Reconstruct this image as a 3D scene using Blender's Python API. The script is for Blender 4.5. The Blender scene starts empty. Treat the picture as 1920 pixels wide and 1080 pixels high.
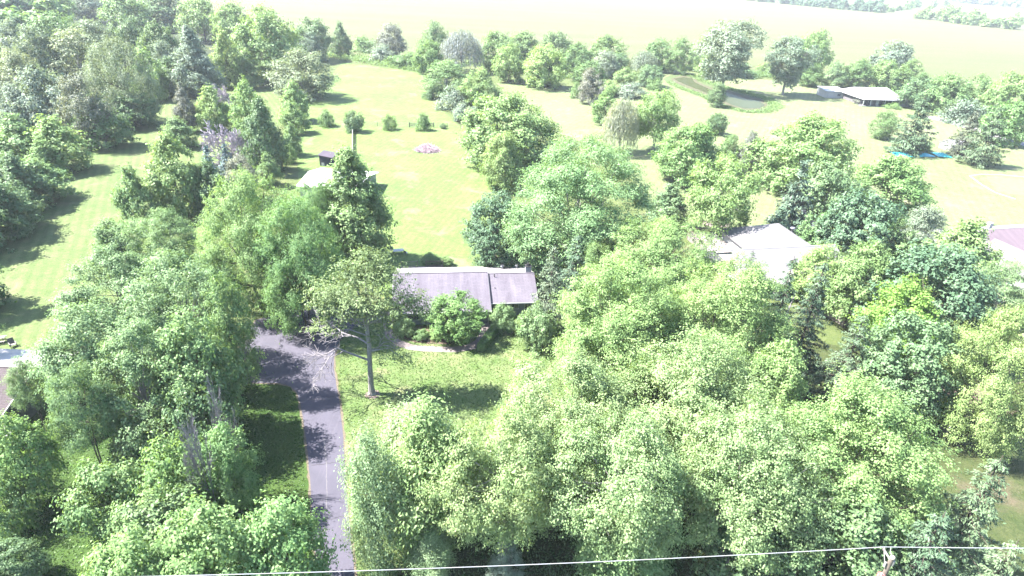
import bpy, bmesh, math, random
import numpy as np
from mathutils import Vector, Matrix

C = bpy.context.scene.collection
SC = bpy.context.scene
PI = math.pi
R = math.radians

# ------------------------------------------------------------------ camera
cam_d = bpy.data.cameras.new('camera')
cam = bpy.data.objects.new('camera', cam_d)
C.objects.link(cam)
cam_d.sensor_width = 36.0
cam_d.lens = 36.0 * 1150.0 / 1920.0
cam_d.clip_start = 0.5
cam_d.clip_end = 9000.0
_p, _r = R(28.0), R(2.5)
_f = Vector((0, math.cos(_p), -math.sin(_p)))
_u0 = Vector((0, math.sin(_p), math.cos(_p)))
_r0 = Vector((1, 0, 0))
_rt = _r0 * math.cos(_r) + _u0 * math.sin(_r)
_up = -_r0 * math.sin(_r) + _u0 * math.cos(_r)
_m = Matrix((_rt, _up, -_f)).transposed().to_4x4()
_m.translation = Vector((0, 0, 50.0))
cam.matrix_world = _m
SC.camera = cam

# ------------------------------------------------------------------ sky, sun, exposure
SUN_EL, SUN_BACK = R(53.0), R(3.0)          # the sun stands to the left and a little behind the view
HAZE = 0.0001
SUN_STRENGTH, SKY_STRENGTH, EXPOSURE = 5.0, 0.095, 3.10
w = bpy.data.worlds.new('World')
SC.world = w
w.use_nodes = True
nt = w.node_tree
nt.nodes.clear()
_out = nt.nodes.new('ShaderNodeOutputWorld')
_bg = nt.nodes.new('ShaderNodeBackground')
_sky = nt.nodes.new('ShaderNodeTexSky')
_sky.sky_type = 'NISHITA'
_sky.sun_disc = False
_sky.sun_elevation = SUN_EL
_sky.sun_rotation = -(PI / 2 - SUN_BACK)
_sky.air_density = 1.0
_sky.dust_density = 0.7
nt.links.new(_sky.outputs[0], _bg.inputs[0])
_bg.inputs[1].default_value = SKY_STRENGTH
nt.links.new(_bg.outputs[0], _out.inputs[0])
sun_d = bpy.data.lights.new('sun', 'SUN')
sun_d.energy = SUN_STRENGTH
sun_d.angle = R(0.5)
sun_d.color = (1.0, 0.965, 0.91)
sun = bpy.data.objects.new('sun', sun_d)
C.objects.link(sun)
_sd = Vector((-math.cos(SUN_EL) * math.cos(SUN_BACK), math.cos(SUN_EL) * math.sin(SUN_BACK), math.sin(SUN_EL)))
sun.rotation_euler = _sd.to_track_quat('Z', 'Y').to_euler()
sun.location = (0, 0, 120)
vs = SC.view_settings
vs.view_transform = 'Standard'
vs.look = 'None'
vs.exposure = EXPOSURE
vs.gamma = 1.0
vs.use_curve_mapping = False
cy = SC.cycles
cy.max_bounces = 5
cy.diffuse_bounces = 3
cy.glossy_bounces = 2
cy.transmission_bounces = 3
cy.volume_bounces = 0
cy.transparent_max_bounces = 4
cy.caustics_reflective = False
cy.caustics_refractive = False
cy.use_denoising = True

# ------------------------------------------------------------------ helpers
def link(name, me, parent=None, mat=None):
    o = bpy.data.objects.new(name, me)
    C.objects.link(o)
    if parent is not None:
        o.parent = parent
    if mat is not None:
        me.materials.append(mat)
    return o

def tag(o, label=None, cat=None, group=None, kind=None):
    if label: o['label'] = label
    if cat: o['category'] = cat
    if group: o['group'] = group
    if kind: o['kind'] = kind
    return o

def thing(name, label, cat, loc=(0, 0, 0), rz=0.0, group=None):
    o = bpy.data.objects.new(name, None)
    C.objects.link(o)
    o.empty_display_size = 0.3
    o.location = loc
    o.rotation_euler = (0, 0, rz)
    return tag(o, label, cat, group)

class MB:
    """collects polygons; build() links them as one mesh object"""
    def __init__(s):
        s.v, s.f = [], []
    def poly(s, pts):
        n = len(s.v)
        s.v += [tuple(p) for p in pts]
        s.f.append(tuple(range(n, n + len(pts))))
    def box(s, x0, y0, z0, x1, y1, z1):
        n = len(s.v)
        s.v += [(x0, y0, z0), (x1, y0, z0), (x1, y1, z0), (x0, y1, z0), (x0, y0, z1), (x1, y0, z1), (x1, y1, z1), (x0, y1, z1)]
        for q in ((3, 2, 1, 0), (4, 5, 6, 7), (0, 1, 5, 4), (1, 2, 6, 5), (2, 3, 7, 6), (3, 0, 4, 7)):
            s.f.append(tuple(n + i for i in q))
        return s
    def prism(s, pts, d):
        """polygon pts thickened by vector d"""
        d = Vector(d)
        a = [Vector(p) for p in pts]
        b = [p + d for p in a]
        n, k = len(s.v), len(a)
        s.v += [tuple(p) for p in a + b]
        s.f.append(tuple(n + i for i in range(k)))
        s.f.append(tuple(n + k + i for i in reversed(range(k))))
        for i in range(k):
            j = (i + 1) % k
            s.f.append((n + j, n + i, n + k + i, n + k + j))
        return s
    def tube(s, pts, rad, sides=6, cap=True):
        pts = [Vector(p) for p in pts]
        rad = rad if isinstance(rad, (list, tuple)) else [rad] * len(pts)
        n = len(s.v)
        for i, p in enumerate(pts):
            t = (pts[min(i + 1, len(pts) - 1)] - pts[max(i - 1, 0)])
            if t.length < 1e-6: t = Vector((0, 0, 1))
            t.normalize()
            a = t.cross(Vector((0.13, 0.91, 0.21)))
            if a.length < 0.1: a = t.cross(Vector((1, 0, 0)))
            a.normalize()
            b = t.cross(a)
            for k in range(sides):
                an = 2 * PI * k / sides
                s.v.append(tuple(p + (a * math.cos(an) + b * math.sin(an)) * rad[i]))
        for i in range(len(pts) - 1):
            for k in range(sides):
                k2 = (k + 1) % sides
                s.f.append((n + i * sides + k, n + i * sides + k2, n + (i + 1) * sides + k2, n + (i + 1) * sides + k))
        if cap:
            s.f.append(tuple(n + (len(pts) - 1) * sides + k for k in range(sides)))
            s.f.append(tuple(n + k for k in reversed(range(sides))))
        return s
    def mesh(s, name):
        me = bpy.data.meshes.new(name)
        me.from_pydata(s.v, [], s.f)
        bm = bmesh.new(); bm.from_mesh(me)
        bmesh.ops.recalc_face_normals(bm, faces=bm.faces)
        bm.to_mesh(me); bm.free()
        return me
    def build(s, name, mat, parent=None):
        return link(name, s.mesh(name), parent, mat)

# ------------------------------------------------------------------ materials
def newmat(name):
    m = bpy.data.materials.new(name)
    m.use_nodes = True
    n = m.node_tree
    b = n.nodes['Principled BSDF']
    return m, n, b

def node(n, t, **kw):
    x = n.nodes.new(t)
    for k, v in kw.items():
        setattr(x, k, v)
    return x

def mixc(n, fac, a, b, mode='MIX'):
    x = n.nodes.new('ShaderNodeMix')
    x.data_type = 'RGBA'
    x.blend_type = mode
    for sock, val in ((x.inputs[0], fac), (x.inputs[6], a), (x.inputs[7], b)):
        if isinstance(val, (int, float)): sock.default_value = val
        elif isinstance(val, tuple): sock.default_value = val if len(val) == 4 else val + (1,)
        else: n.links.new(val, sock)
    return x.outputs[2]

def noise(n, vec, scale, detail=3, rough=0.55, dist=0.0):
    x = n.nodes.new('ShaderNodeTexNoise')
    x.inputs['Scale'].default_value = scale
    x.inputs['Detail'].default_value = detail
    x.inputs['Roughness'].default_value = rough
    x.inputs['Distortion'].default_value = dist
    if vec is not None: n.links.new(vec, x.inputs['Vector'])
    return x.outputs[0]

def ramp(n, fac, stops):
    x = n.nodes.new('ShaderNodeValToRGB')
    e = x.color_ramp.elements
    while len(e) < len(stops): e.new(0.5)
    for el, (p, c) in zip(e, stops):
        el.position = p
        el.color = c if len(c) == 4 else tuple(c) + (1,)
    n.links.new(fac, x.inputs[0])
    return x.outputs[0]

def mapped(n, scale=(1, 1, 1), rot=(0, 0, 0), src='Object'):
    tc = n.nodes.new('ShaderNodeTexCoord')
    mp = n.nodes.new('ShaderNodeMapping')
    mp.inputs['Scale'].default_value = scale
    mp.inputs['Rotation'].default_value = rot
    n.links.new(tc.outputs[src], mp.inputs[0])
    return mp.outputs[0]

def bump(n, b, h, strength, dist):
    x = n.nodes.new('ShaderNodeBump')
    x.inputs['Strength'].default_value = strength
    x.inputs['Distance'].default_value = dist
    n.links.new(h, x.inputs['Height'])
    n.links.new(x.outputs[0], b.inputs['Normal'])

def plain(name, rgb, rough=0.7, var=0.2, scale=3.0, spec=0.3, metallic=0.0, bumps=0.0, k=.3):
    rgb = tuple(c * k for c in rgb)
    m, n, b = newmat(name)
    v = mapped(n)
    f = noise(n, v, scale, 4)
    lo = tuple(c * (1 - var) for c in rgb)
    hi = tuple(min(1, c * (1 + var)) for c in rgb)
    n.links.new(ramp(n, f, [(0.3, lo), (0.7, hi)]), b.inputs['Base Color'])
    b.inputs['Roughness'].default_value = rough
    b.inputs['Specular IOR Level'].default_value = spec
    b.inputs['Metallic'].default_value = metallic
    if bumps: bump(n, b, noise(n, v, scale * 6, 3), bumps, 0.03)
    return m

def lawn(name, dark, mid, light, patch=0.045, stripe=None, stripe_rot=0.0, stripe_scale=0.5, stretch=(1, 1, 1), fine=5.0, dry=None, k=.66):
    dark, mid, light = (tuple(c * k for c in q) for q in (dark, mid, light))
    dry = dry and tuple(c * k for c in dry)
    m, n, b = newmat(name)
    v = mapped(n)
    vs_ = mapped(n, stretch)
    big = noise(n, vs_, patch, 5, 0.6, 0.3)
    medium = noise(n, v, 0.45, 4, 0.6)
    small = noise(n, v, fine, 3, 0.7)
    c = ramp(n, big, [(0.3, dark), (0.5, mid), (0.72, light)])
    c = mixc(n, 0.5, c, ramp(n, medium, [(0.32, dark), (0.68, light)]))
    tuft = noise(n, v, 1.7, 4, 0.75, 0.4)
    c = mixc(n, 1.0, c, ramp(n, tuft, [(0.36, (0.74, 0.82, 0.74)), (0.52, (1.0, 1.0, 1.0)), (0.7, (1.14, 1.1, 1.1))]), 'MULTIPLY')
    if dry:
        dn = ramp(n, noise(n, v, 0.13, 5, 0.65, 0.6), [(0.55, (0, 0, 0)), (0.72, (1, 1, 1))])
        c = mixc(n, dn, c, dry)
    g = ramp(n, small, [(0.25, (0.62, 0.62, 0.62)), (0.75, (1.3, 1.3, 1.3))])
    c = mixc(n, 1.0, c, g, 'MULTIPLY')
    if stripe:
        wv = node(n, 'ShaderNodeTexWave', wave_type='BANDS', bands_direction='X')
        wv.inputs['Scale'].default_value = stripe_scale
        wv.inputs['Distortion'].default_value = 1.2
        wv.inputs['Detail'].default_value = 2
        wv.inputs['Detail Scale'].default_value = 0.4
        n.links.new(mapped(n, (1, 1, 1), (0, 0, stripe_rot)), wv.inputs['Vector'])
        s = ramp(n, wv.outputs[0], [(0.2, (1 - stripe,) * 3), (0.8, (1 + stripe,) * 3)])
        c = mixc(n, 1.0, c, s, 'MULTIPLY')
    n.links.new(c, b.inputs['Base Color'])
    b.inputs['Roughness'].default_value = 0.9
    b.inputs['Specular IOR Level'].default_value = 0.15
    bump(n, b, small, 0.6, 0.12)
    return m

def leafmat(name, dark, light, transl=0.3, rough=0.55, spec=0.22):
    m, n, b = newmat(name)
    at = node(n, 'ShaderNodeAttribute', attribute_name='tone')
    geo = n.nodes.new('ShaderNodeNewGeometry')
    oi = n.nodes.new('ShaderNodeObjectInfo')
    add = node(n, 'ShaderNodeMath', operation='MULTIPLY_ADD')
    n.links.new(geo.outputs['Random Per Island'], add.inputs[0])
    add.inputs[1].default_value = 0.28
    mul = node(n, 'ShaderNodeMath', operation='MULTIPLY')
    n.links.new(at.outputs['Fac'], mul.inputs[0])
    mul.inputs[1].default_value = 0.72
    n.links.new(mul.outputs[0], add.inputs[2])
    c = mixc(n, add.outputs[0], dark, light)
    orr = ramp(n, oi.outputs['Random'], [(0.0, (0.86, 0.9, 0.86)), (0.5, (1.0, 1.0, 1.0)), (1.0, (1.14, 1.07, 1.0))])
    c = mixc(n, 1.0, c, orr, 'MULTIPLY')
    n.links.new(c, b.inputs['Base Color'])
    b.inputs['Roughness'].default_value = rough
    b.inputs['Specular IOR Level'].default_value = spec
    tr = n.nodes.new('ShaderNodeBsdfTranslucent')
    n.links.new(mixc(n, 1.0, c, (1.25, 1.2, 0.65), 'MULTIPLY'), tr.inputs[0])
    mx = n.nodes.new('ShaderNodeMixShader')
    mx.inputs[0].default_value = transl
    n.links.new(b.outputs[0], mx.inputs[1])
    n.links.new(tr.outputs[0], mx.inputs[2])
    n.links.new(mx.outputs[0], n.nodes['Material Output'].inputs[0])
    return m

def shingles(name, rgb, var=0.25, streak=None, rough=0.75, course=0.0, spec=0.4):
    """roof shingles: weather streaks run down the slope (local y), courses across it"""
    m, n, b = newmat(name)
    v = mapped(n)
    st = noise(n, mapped(n, (1.0, 0.16, 0.16)), 1.1, 5, 0.65, 0.3)
    sp = noise(n, v, 9.0, 3, 0.7)
    lo = tuple(c * (1 - var) for c in rgb)
    hi = tuple(min(1, c * (1 + var)) for c in rgb)
    c = ramp(n, st, [(0.32, streak or lo), (0.55, rgb), (0.75, hi)])
    c = mixc(n, 1.0, c, ramp(n, sp, [(0.3, (0.86,) * 3), (0.7, (1.12,) * 3)]), 'MULTIPLY')
    if course:
        br = n.nodes.new('ShaderNodeTexBrick')
        br.inputs['Scale'].default_value = 1.0
        br.inputs['Brick Width'].default_value = 0.9
        br.inputs['Row Height'].default_value = course
        br.inputs['Mortar Size'].default_value = 0.035
        br.inputs['Color1'].default_value = (1.05, 1.05, 1.05, 1)
        br.inputs['Color2'].default_value = (0.9, 0.9, 0.9, 1)
        br.inputs['Mortar'].default_value = (0.76, 0.76, 0.76, 1)
        n.links.new(v, br.inputs['Vector'])
        c = mixc(n, 1.0, c, br.outputs[0], 'MULTIPLY')
    n.links.new(c, b.inputs['Base Color'])
    b.inputs['Roughness'].default_value = rough
    b.inputs['Specular IOR Level'].default_value = spec
    bump(n, b, sp, 0.5, 0.02)
    return m

LEAF = {
 'bright':  leafmat('leaf_bright', (0.098, 0.173, 0.058), (0.2, 0.291, 0.121), 0.42),
 'bright2': leafmat('leaf_bright_green', (0.075, 0.156, 0.053), (0.177, 0.278, 0.116), 0.42),
 'bright3': leafmat('leaf_pale_maple', (0.107, 0.178, 0.071), (0.22, 0.291, 0.142), 0.42),
 'lime':    leafmat('leaf_lime', (0.114, 0.215, 0.042), (0.241, 0.364, 0.102), 0.46),
 'yellow':  leafmat('leaf_yellowish', (0.108, 0.182, 0.062), (0.21, 0.285, 0.125), 0.4),
 'yellow2': leafmat('leaf_pale_yellowish', (0.12, 0.19, 0.077), (0.235, 0.3, 0.157), 0.42),
 'mid':     leafmat('leaf_mid', (0.08, 0.148, 0.055), (0.166, 0.245, 0.103), 0.36),
 'mid2':    leafmat('leaf_silver_maple', (0.083, 0.148, 0.064), (0.176, 0.255, 0.122), 0.36),
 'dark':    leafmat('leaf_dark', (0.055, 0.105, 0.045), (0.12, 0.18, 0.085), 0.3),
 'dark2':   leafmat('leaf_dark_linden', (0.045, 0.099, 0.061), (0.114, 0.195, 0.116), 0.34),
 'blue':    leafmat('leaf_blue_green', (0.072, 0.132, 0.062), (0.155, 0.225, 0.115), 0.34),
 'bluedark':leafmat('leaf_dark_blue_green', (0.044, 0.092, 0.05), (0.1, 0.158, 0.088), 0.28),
 'bluedark2':leafmat('needle_dark_blue', (0.045, 0.085, 0.052), (0.095, 0.145, 0.095), 0.2),
 'silver':  leafmat('leaf_silver', (0.085, 0.13, 0.088), (0.19, 0.235, 0.185), 0.34),
 'silver2': leafmat('leaf_cottonwood', (0.085, 0.13, 0.086), (0.185, 0.23, 0.174), 0.34),
 'olive':   leafmat('leaf_olive', (0.078, 0.118, 0.068), (0.17, 0.21, 0.134), 0.34),
 'brown':   leafmat('leaf_brownish', (0.088, 0.105, 0.075), (0.175, 0.19, 0.146), 0.32),
 'greyp':   leafmat('leaf_grey_purple', (0.088, 0.1, 0.085), (0.165, 0.18, 0.15), 0.28),
 'purplish':leafmat('leaf_purple_grey', (0.1, 0.115, 0.092), (0.18, 0.195, 0.165), 0.3),
 'locust':  leafmat('leaf_locust', (0.085, 0.165, 0.068), (0.165, 0.26, 0.129), 0.38),
 'magnolia':leafmat('leaf_magnolia', (0.075, 0.15, 0.04), (0.16, 0.25, 0.09), 0.34),
 'birch':   leafmat('leaf_birch', (0.095, 0.165, 0.077), (0.2, 0.275, 0.157), 0.4),
 'willow':  leafmat('leaf_willow', (0.114, 0.143, 0.13), (0.228, 0.247, 0.263), 0.38),
 'willowpale': leafmat('leaf_pale_willow', (0.147, 0.189, 0.127), (0.281, 0.305, 0.253), 0.42),
 'spruce':  leafmat('needle_spruce', (0.038, 0.072, 0.04), (0.09, 0.135, 0.08), 0.16),
 'greyspruce': leafmat('needle_grey_spruce', (0.055, 0.085, 0.052), (0.12, 0.16, 0.1), 0.18),
 'paleconifer': leafmat('needle_pale', (0.058, 0.095, 0.05), (0.13, 0.18, 0.1), 0.2),
 'bluespruce': leafmat('needle_blue_spruce', (0.048, 0.085, 0.085), (0.105, 0.155, 0.165), 0.15),
 'bluespruce2': leafmat('needle_blue_grey', (0.046, 0.082, 0.056), (0.095, 0.142, 0.105), 0.18),
 'pinegreen': leafmat('needle_pine', (0.036, 0.07, 0.036), (0.085, 0.128, 0.072), 0.18),
 'brownpine': leafmat('needle_brown_pine', (0.05, 0.066, 0.042), (0.1, 0.118, 0.08), 0.18),
 'arbor':   leafmat('leaf_clipped', (0.074, 0.15, 0.056), (0.147, 0.247, 0.12), 0.27),
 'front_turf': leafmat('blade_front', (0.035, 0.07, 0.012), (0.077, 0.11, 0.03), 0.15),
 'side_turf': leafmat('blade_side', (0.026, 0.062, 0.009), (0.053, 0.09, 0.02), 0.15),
 'locust_front': leafmat('leaf_front_locust', (.072, .118, .048), (.16, .215, .10), .4),
}
BARK = plain('bark', (.20, .165, .135), .9, .35, 4.0, .2, bumps=.6)
BARK_GREY = plain('bark_grey', (.24, .225, .21), .9, .3, 4.0, .2, bumps=.6, k=.75)
BARK_DEAD = plain('bark_dead', (.29, .265, .28), .9, .3, 3.0, .2, k=.5)
BARK_PURPLE = plain('bark_purple', (.235, .205, .225), .9, .3, 3.0, .2, k=1.0)

# ------------------------------------------------------------------ the setting
GROUND = lawn('ground_grass', (.15, .215, .062), (.21, .275, .085), (.28, .32, .125), .02, dry=(.26, .25, .13), k=.26)
FIELD = lawn('far_field_grass', (.33, .42, .12), (.45, .51, .185), (.60, .60, .33), .012, stretch=(.35, 2.6, 1), fine=1.2, k=.132)
MEADOW = lawn('meadow_grass', (.33, .46, .17), (.46, .57, .25), (.59, .63, .33), .02, fine=3.0, stripe=.05, stripe_rot=R(25), stripe_scale=.16, dry=(.62, .60, .36), k=.19)
BACKLAWN = lawn('back_lawn_grass', (.15, .27, .07), (.225, .345, .088), (.32, .40, .13), .05, stripe=.05, stripe_rot=R(12), stripe_scale=.22, dry=(.36, .36, .21), k=.305)
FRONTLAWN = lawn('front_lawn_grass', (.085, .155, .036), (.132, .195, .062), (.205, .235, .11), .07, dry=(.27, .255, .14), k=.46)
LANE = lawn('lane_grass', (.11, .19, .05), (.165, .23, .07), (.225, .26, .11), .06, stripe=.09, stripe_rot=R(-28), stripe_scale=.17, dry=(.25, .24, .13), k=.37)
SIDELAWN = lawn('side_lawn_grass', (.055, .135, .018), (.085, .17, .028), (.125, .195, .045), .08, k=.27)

def sheet(name, pts, z, mat, wob=0.0, step=3.0, seed=1):
    """a ground sheet with a slightly wavering edge"""
    rnd = random.Random(seed)
    out = []
    k = len(pts)
    for i in range(k):
        a, b = Vector(pts[i]), Vector(pts[(i + 1) % k])
        d = b - a
        m = max(1, int(d.length / step)) if wob else 1
        nrm = Vector((-d.y, d.x)).normalized() if d.length else Vector((0, 0))
        for j in range(m):
            q = a + d * (j / m)
            if wob: q = q + nrm * rnd.uniform(-wob, wob)
            out.append((q.x, q.y, z))
    mb = MB()
    mb.poly(out)
    me = mb.mesh(name)
    bm = bmesh.new(); bm.from_mesh(me)
    bmesh.ops.triangulate(bm, faces=bm.faces)
    for f in bm.faces:
        if f.normal.z < 0: f.normal_flip()
    bm.to_mesh(me); bm.free()
    return tag(link(name, me, None, mat), kind='structure')

ground = MB()
ground.poly([(-4200, -300, 0), (4200, -300, 0), (4200, 5200, 0), (-4200, 5200, 0)])
tag(ground.build('ground', GROUND), kind='structure')
sheet('field', [(-420, 560), (-205, 470), (-115, 392), (60, 386), (150, 375), (240, 405), (262, 330), (235, 250), (330, 180), (1500, 500), (3800, 2600), (3600, 4800), (-3600, 4800), (-1500, 1500)], .05, FIELD, 2.0, 14.0, 2)
sheet('meadow', [(-11.6, 296.7), (8.1, 287.7), (20.6, 294.8), (27.6, 261.9), (51.3, 320.2), (79.0, 366.5), (101.9, 350.3), (130.4, 340.5), (156.7, 323.5), (190, 300), (215, 260), (215, 207.7), (180, 150), (112.4, 107.7), (101.1, 130.2), (75.4, 136.0), (52.4, 122.5), (39.7, 126.1), (33.1, 130.6), (28.7, 182.1), (8.6, 212.0), (-3.3, 255.1)], .03, MEADOW, .5, 3.0, 3)
sheet('lane', [(-138.4, 252.5), (-111.6, 278.3), (-103.0, 280.5), (-79.1, 203.4), (-71.2, 166.4), (-57.8, 116.8), (-61.8, 100.8), (-60.7, 84.0), (-54.8, 72.5), (-60.7, 66.4), (-85.8, 66.2), (-121.6, 109.5), (-108.5, 116.8), (-116.7, 140.7), (-123.3, 169.0), (-140.4, 216.0), (-144.1, 251.1)], .016, LANE, .4, 2.0, 4)
sheet('back_lawn', [(-93.9, 335.3), (-50.3, 322.5), (-38.4, 258.4), (-20.6, 210.5), (-7.6, 170.9), (-1.2, 123.4), (3.8, 102.9), (3.7, 90.5), (-21.1, 88.3), (-41.6, 107.8), (-55.2, 149.4), (-69.6, 190.7), (-87.8, 258.6), (-89.2, 298.8)], .02, BACKLAWN, .4, 2.0, 5)
sheet('front_lawn', [(-27.5, 84.6), (-21, 86.0), (20.1, 84.3), (22.2, 67.2), (20.3, 45.4), (8.6, 31.2), (-11.4, 31.3), (-14.5, 34), (-19.7, 56.7)], .012, FRONTLAWN, .1, 2.0, 6)
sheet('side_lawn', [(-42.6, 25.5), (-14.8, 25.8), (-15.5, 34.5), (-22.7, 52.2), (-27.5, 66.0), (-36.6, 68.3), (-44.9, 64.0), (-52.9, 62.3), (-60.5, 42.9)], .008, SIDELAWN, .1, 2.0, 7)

# the driveway: asphalt on a gravel shoulder, with cracks
ASPHALT, n_, b_ = newmat('asphalt')
v_ = mapped(n_)
c_ = ramp(n_, noise(n_, v_, .35, 5, .6, .4), [(.3, (.022, .020, .032)), (.7, (.034, .030, .045))])
c_ = mixc(n_, 1.0, c_, ramp(n_, noise(n_, v_, 14.0, 3, .7), [(.25, (.8, .8, .8)), (.75, (1.18, 1.18, 1.18))]), 'MULTIPLY')
c_ = mixc(n_, ramp(n_, noise(n_, mapped(n_, (2.4, .12, 1), (0, 0, R(-14))), 1.0, 4, .6), [(.56, (0, 0, 0)), (.7, (.55, .55, .55))]), c_, (.045, .040, .054))
n_.links.new(c_, b_.inputs['Base Color'])
b_.inputs['Roughness'].default_value = .82
bump(n_, b_, noise(n_, v_, 30, 2), .4, .02)
GRAVEL = plain('gravel_shoulder', (.24, .20, .14), .95, .35, 6.0, .2, bumps=.6)
CRACK = plain('crack_filler', (.065, .06, .07), .9, .2)
PALECRACK = plain('pale_crack', (.27, .255, .265), .9, .2)
drive = [(-15.5, 34.5), (-16.8, 37.7), (-18.2, 40.6), (-19.5, 44.5), (-20.8, 48.1), (-22.3, 52.1), (-24.1, 56.5), (-26.0, 60.8), (-27.0, 62.7), (-28.2, 64.0), (-30.0, 64.6), (-32.9, 64.4), (-37.0, 64.2), (-38.6, 74.0), (-39.0, 79.9), (-33.7, 83.7), (-27.4, 85.6), (-18.2, 83.9), (-18.4, 81.2), (-21.9, 80.4), (-24.2, 78.4), (-24.95, 75.1), (-24.6, 71.2), (-23.9, 68.5), (-22.6, 65.0), (-20.8, 60.2), (-19.6, 56.7), (-18.2, 52.3), (-16.3, 46.1), (-15.0, 42.1), (-13.9, 39.0), (-12.5, 34.7), (-9.5, 25), (-12.5, 25)]
def grow(pts, d):
    out = []
    k = len(pts)
    for i in range(k):
        a, b, c = Vector(pts[i - 1]), Vector(pts[i]), Vector(pts[(i + 1) % k])
        t = ((b - a).normalized() + (c - b).normalized()).normalized()
        out.append(tuple(b + Vector((t.y, -t.x)) * d))
    return out
area2 = sum(drive[i - 1][0] * drive[i][1] - drive[i][0] * drive[i - 1][1] for i in range(len(drive)))
sheet('gravel_shoulder', grow(drive, .22 if area2 > 0 else -.22), .024, GRAVEL, .10, .6, 8)
sheet('driveway', drive, .034, ASPHALT, .03, .8, 9)
def ribbon(name, pts, wd, z, mat, seed=1):
    rnd = random.Random(seed)
    P_ = []
    for a, b in zip(pts[:-1], pts[1:]):
        a, b = Vector(a), Vector(b)
        for j in range(8): P_.append(a + (b - a) * (j / 8) + Vector((rnd.uniform(-.05, .05), rnd.uniform(-.07, .07))))
    P_.append(Vector(pts[-1]))
    mb = MB()
    for i in range(len(P_) - 1):
        t = (P_[i + 1] - P_[i]).normalized()
        nn = Vector((-t.y, t.x)) * wd * .5
        mb.poly([(*(P_[i] - nn), z), (*(P_[i + 1] - nn), z), (*(P_[i + 1] + nn), z), (*(P_[i] + nn), z)])
    return tag(mb.build(name, mat), kind='structure')
ribbon('driveway_crack', [(-21.3, 50.2), (-19.6, 50.6), (-17.8, 51.2)], .07, .039, CRACK, 1)
ribbon('driveway_crack', [(-18.8, 42.9), (-17.2, 43.0), (-15.6, 43.6)], .06, .039, CRACK, 2)
ribbon('driveway_crack', [(-17.0, 40.2), (-18.4, 46.1), (-19.9, 51.0), (-21.2, 54.6)], .06, .044, PALECRACK, 3)
ribbon('driveway_crack', [(-24.9, 61.5), (-23.0, 62.0), (-21.6, 62.6)], .07, .039, CRACK, 4)
# curved front walk
walk_in = [(-17.7, 78.0), (-16.1, 76.0), (-14.1, 75.0), (-12.1, 74.75), (-8.2, 74.9), (-6.5, 75.4), (-5.2, 76.8), (-4.6, 78.9), (-4.4, 81.6)]
walk_out = [(-2.9, 81.6), (-3.1, 78.0), (-3.8, 76.0), (-4.9, 74.6), (-6.4, 73.9), (-8.1, 73.5), (-12.1, 73.35), (-14.5, 73.6), (-16.6, 74.7), (-18.7, 76.9), (-19.6, 80.6), (-18.3, 81.0)]
PAVING = plain('walk_paving', (.36, .30, .285), .85, .2, 2.2, .25, bumps=.4)
sheet('front_walk', walk_in + walk_out, .028, PAVING, .03, .6, 10)
MULCH = plain('mulch', (.22, .155, .13), .95, .35, 4.0, .1, bumps=.8)
PALEMULCH = plain('pale_mulch', (.36, .28, .26), .95, .25, 3.0, .1, bumps=.6)
def disc(cx, cy, rx, ry, k=22): return [(cx + rx * math.cos(2 * PI * i / k), cy + ry * math.sin(2 * PI * i / k)) for i in range(k)]
sheet('mulch_bed', disc(44.9, 129.3, 3.2, 2.8), .045, PALEMULCH, .25, .6, 11)
sheet('mulch_bed', disc(-17.4, 63.1, .95, .85), .03, PALEMULCH, .16, .3, 12)
sheet('mulch_bed', [(58.3, 69.2), (59.6, 66.6), (59.0, 64.6), (60.3, 61.9), (63.0, 60.2), (67.5, 59.5), (70, 63), (67, 69), (62, 71)], .045, MULCH, .2, .6, 13)
sheet('mulch_bed', [(-17.6, 78.5), (-15.9, 76.6), (-14.1, 75.7), (-12.1, 75.4), (-8.2, 75.6), (-6.7, 76.0), (-5.4, 77.2), (-4.9, 79), (-5.0, 81.4), (-17.3, 79.6)], .018, MULCH, 0, 1, 14)
# side road, right
PALEROAD = plain('pale_road', (.52, .48, .47), .9, .1, .5)
sheet('driveway', [(62, 117), (66, 117), (69.7, 130), (72.5, 140), (78, 152), (74.5, 152.5), (69.0, 142.6), (65.8, 129)], .05, ASPHALT, .05, 1, 15)
sheet('parking_pad', [(86, 124), (93, 126), (92, 132), (86, 130)], .045, ASPHALT, .05, 1, 16)
sheet('gravel_road', [(166, 262), (172, 262), (178, 246), (181, 224), (186, 206), (200, 190), (194, 186), (180, 203), (174, 224), (171.5, 244)], .045, PALEROAD, .2, 2, 17)
sheet('forest_floor', [(-11.4, 33), (45, 31), (75, 40), (58, 60), (50, 80), (24, 82), (12, 80), (8, 62), (-2, 50)], .016, lawn('shade_floor', (.055, .085, .025), (.085, .115, .035), (.14, .15, .06), .12, dry=(.17, .14, .09), k=.35), .4, 1.5, 18)

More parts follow.
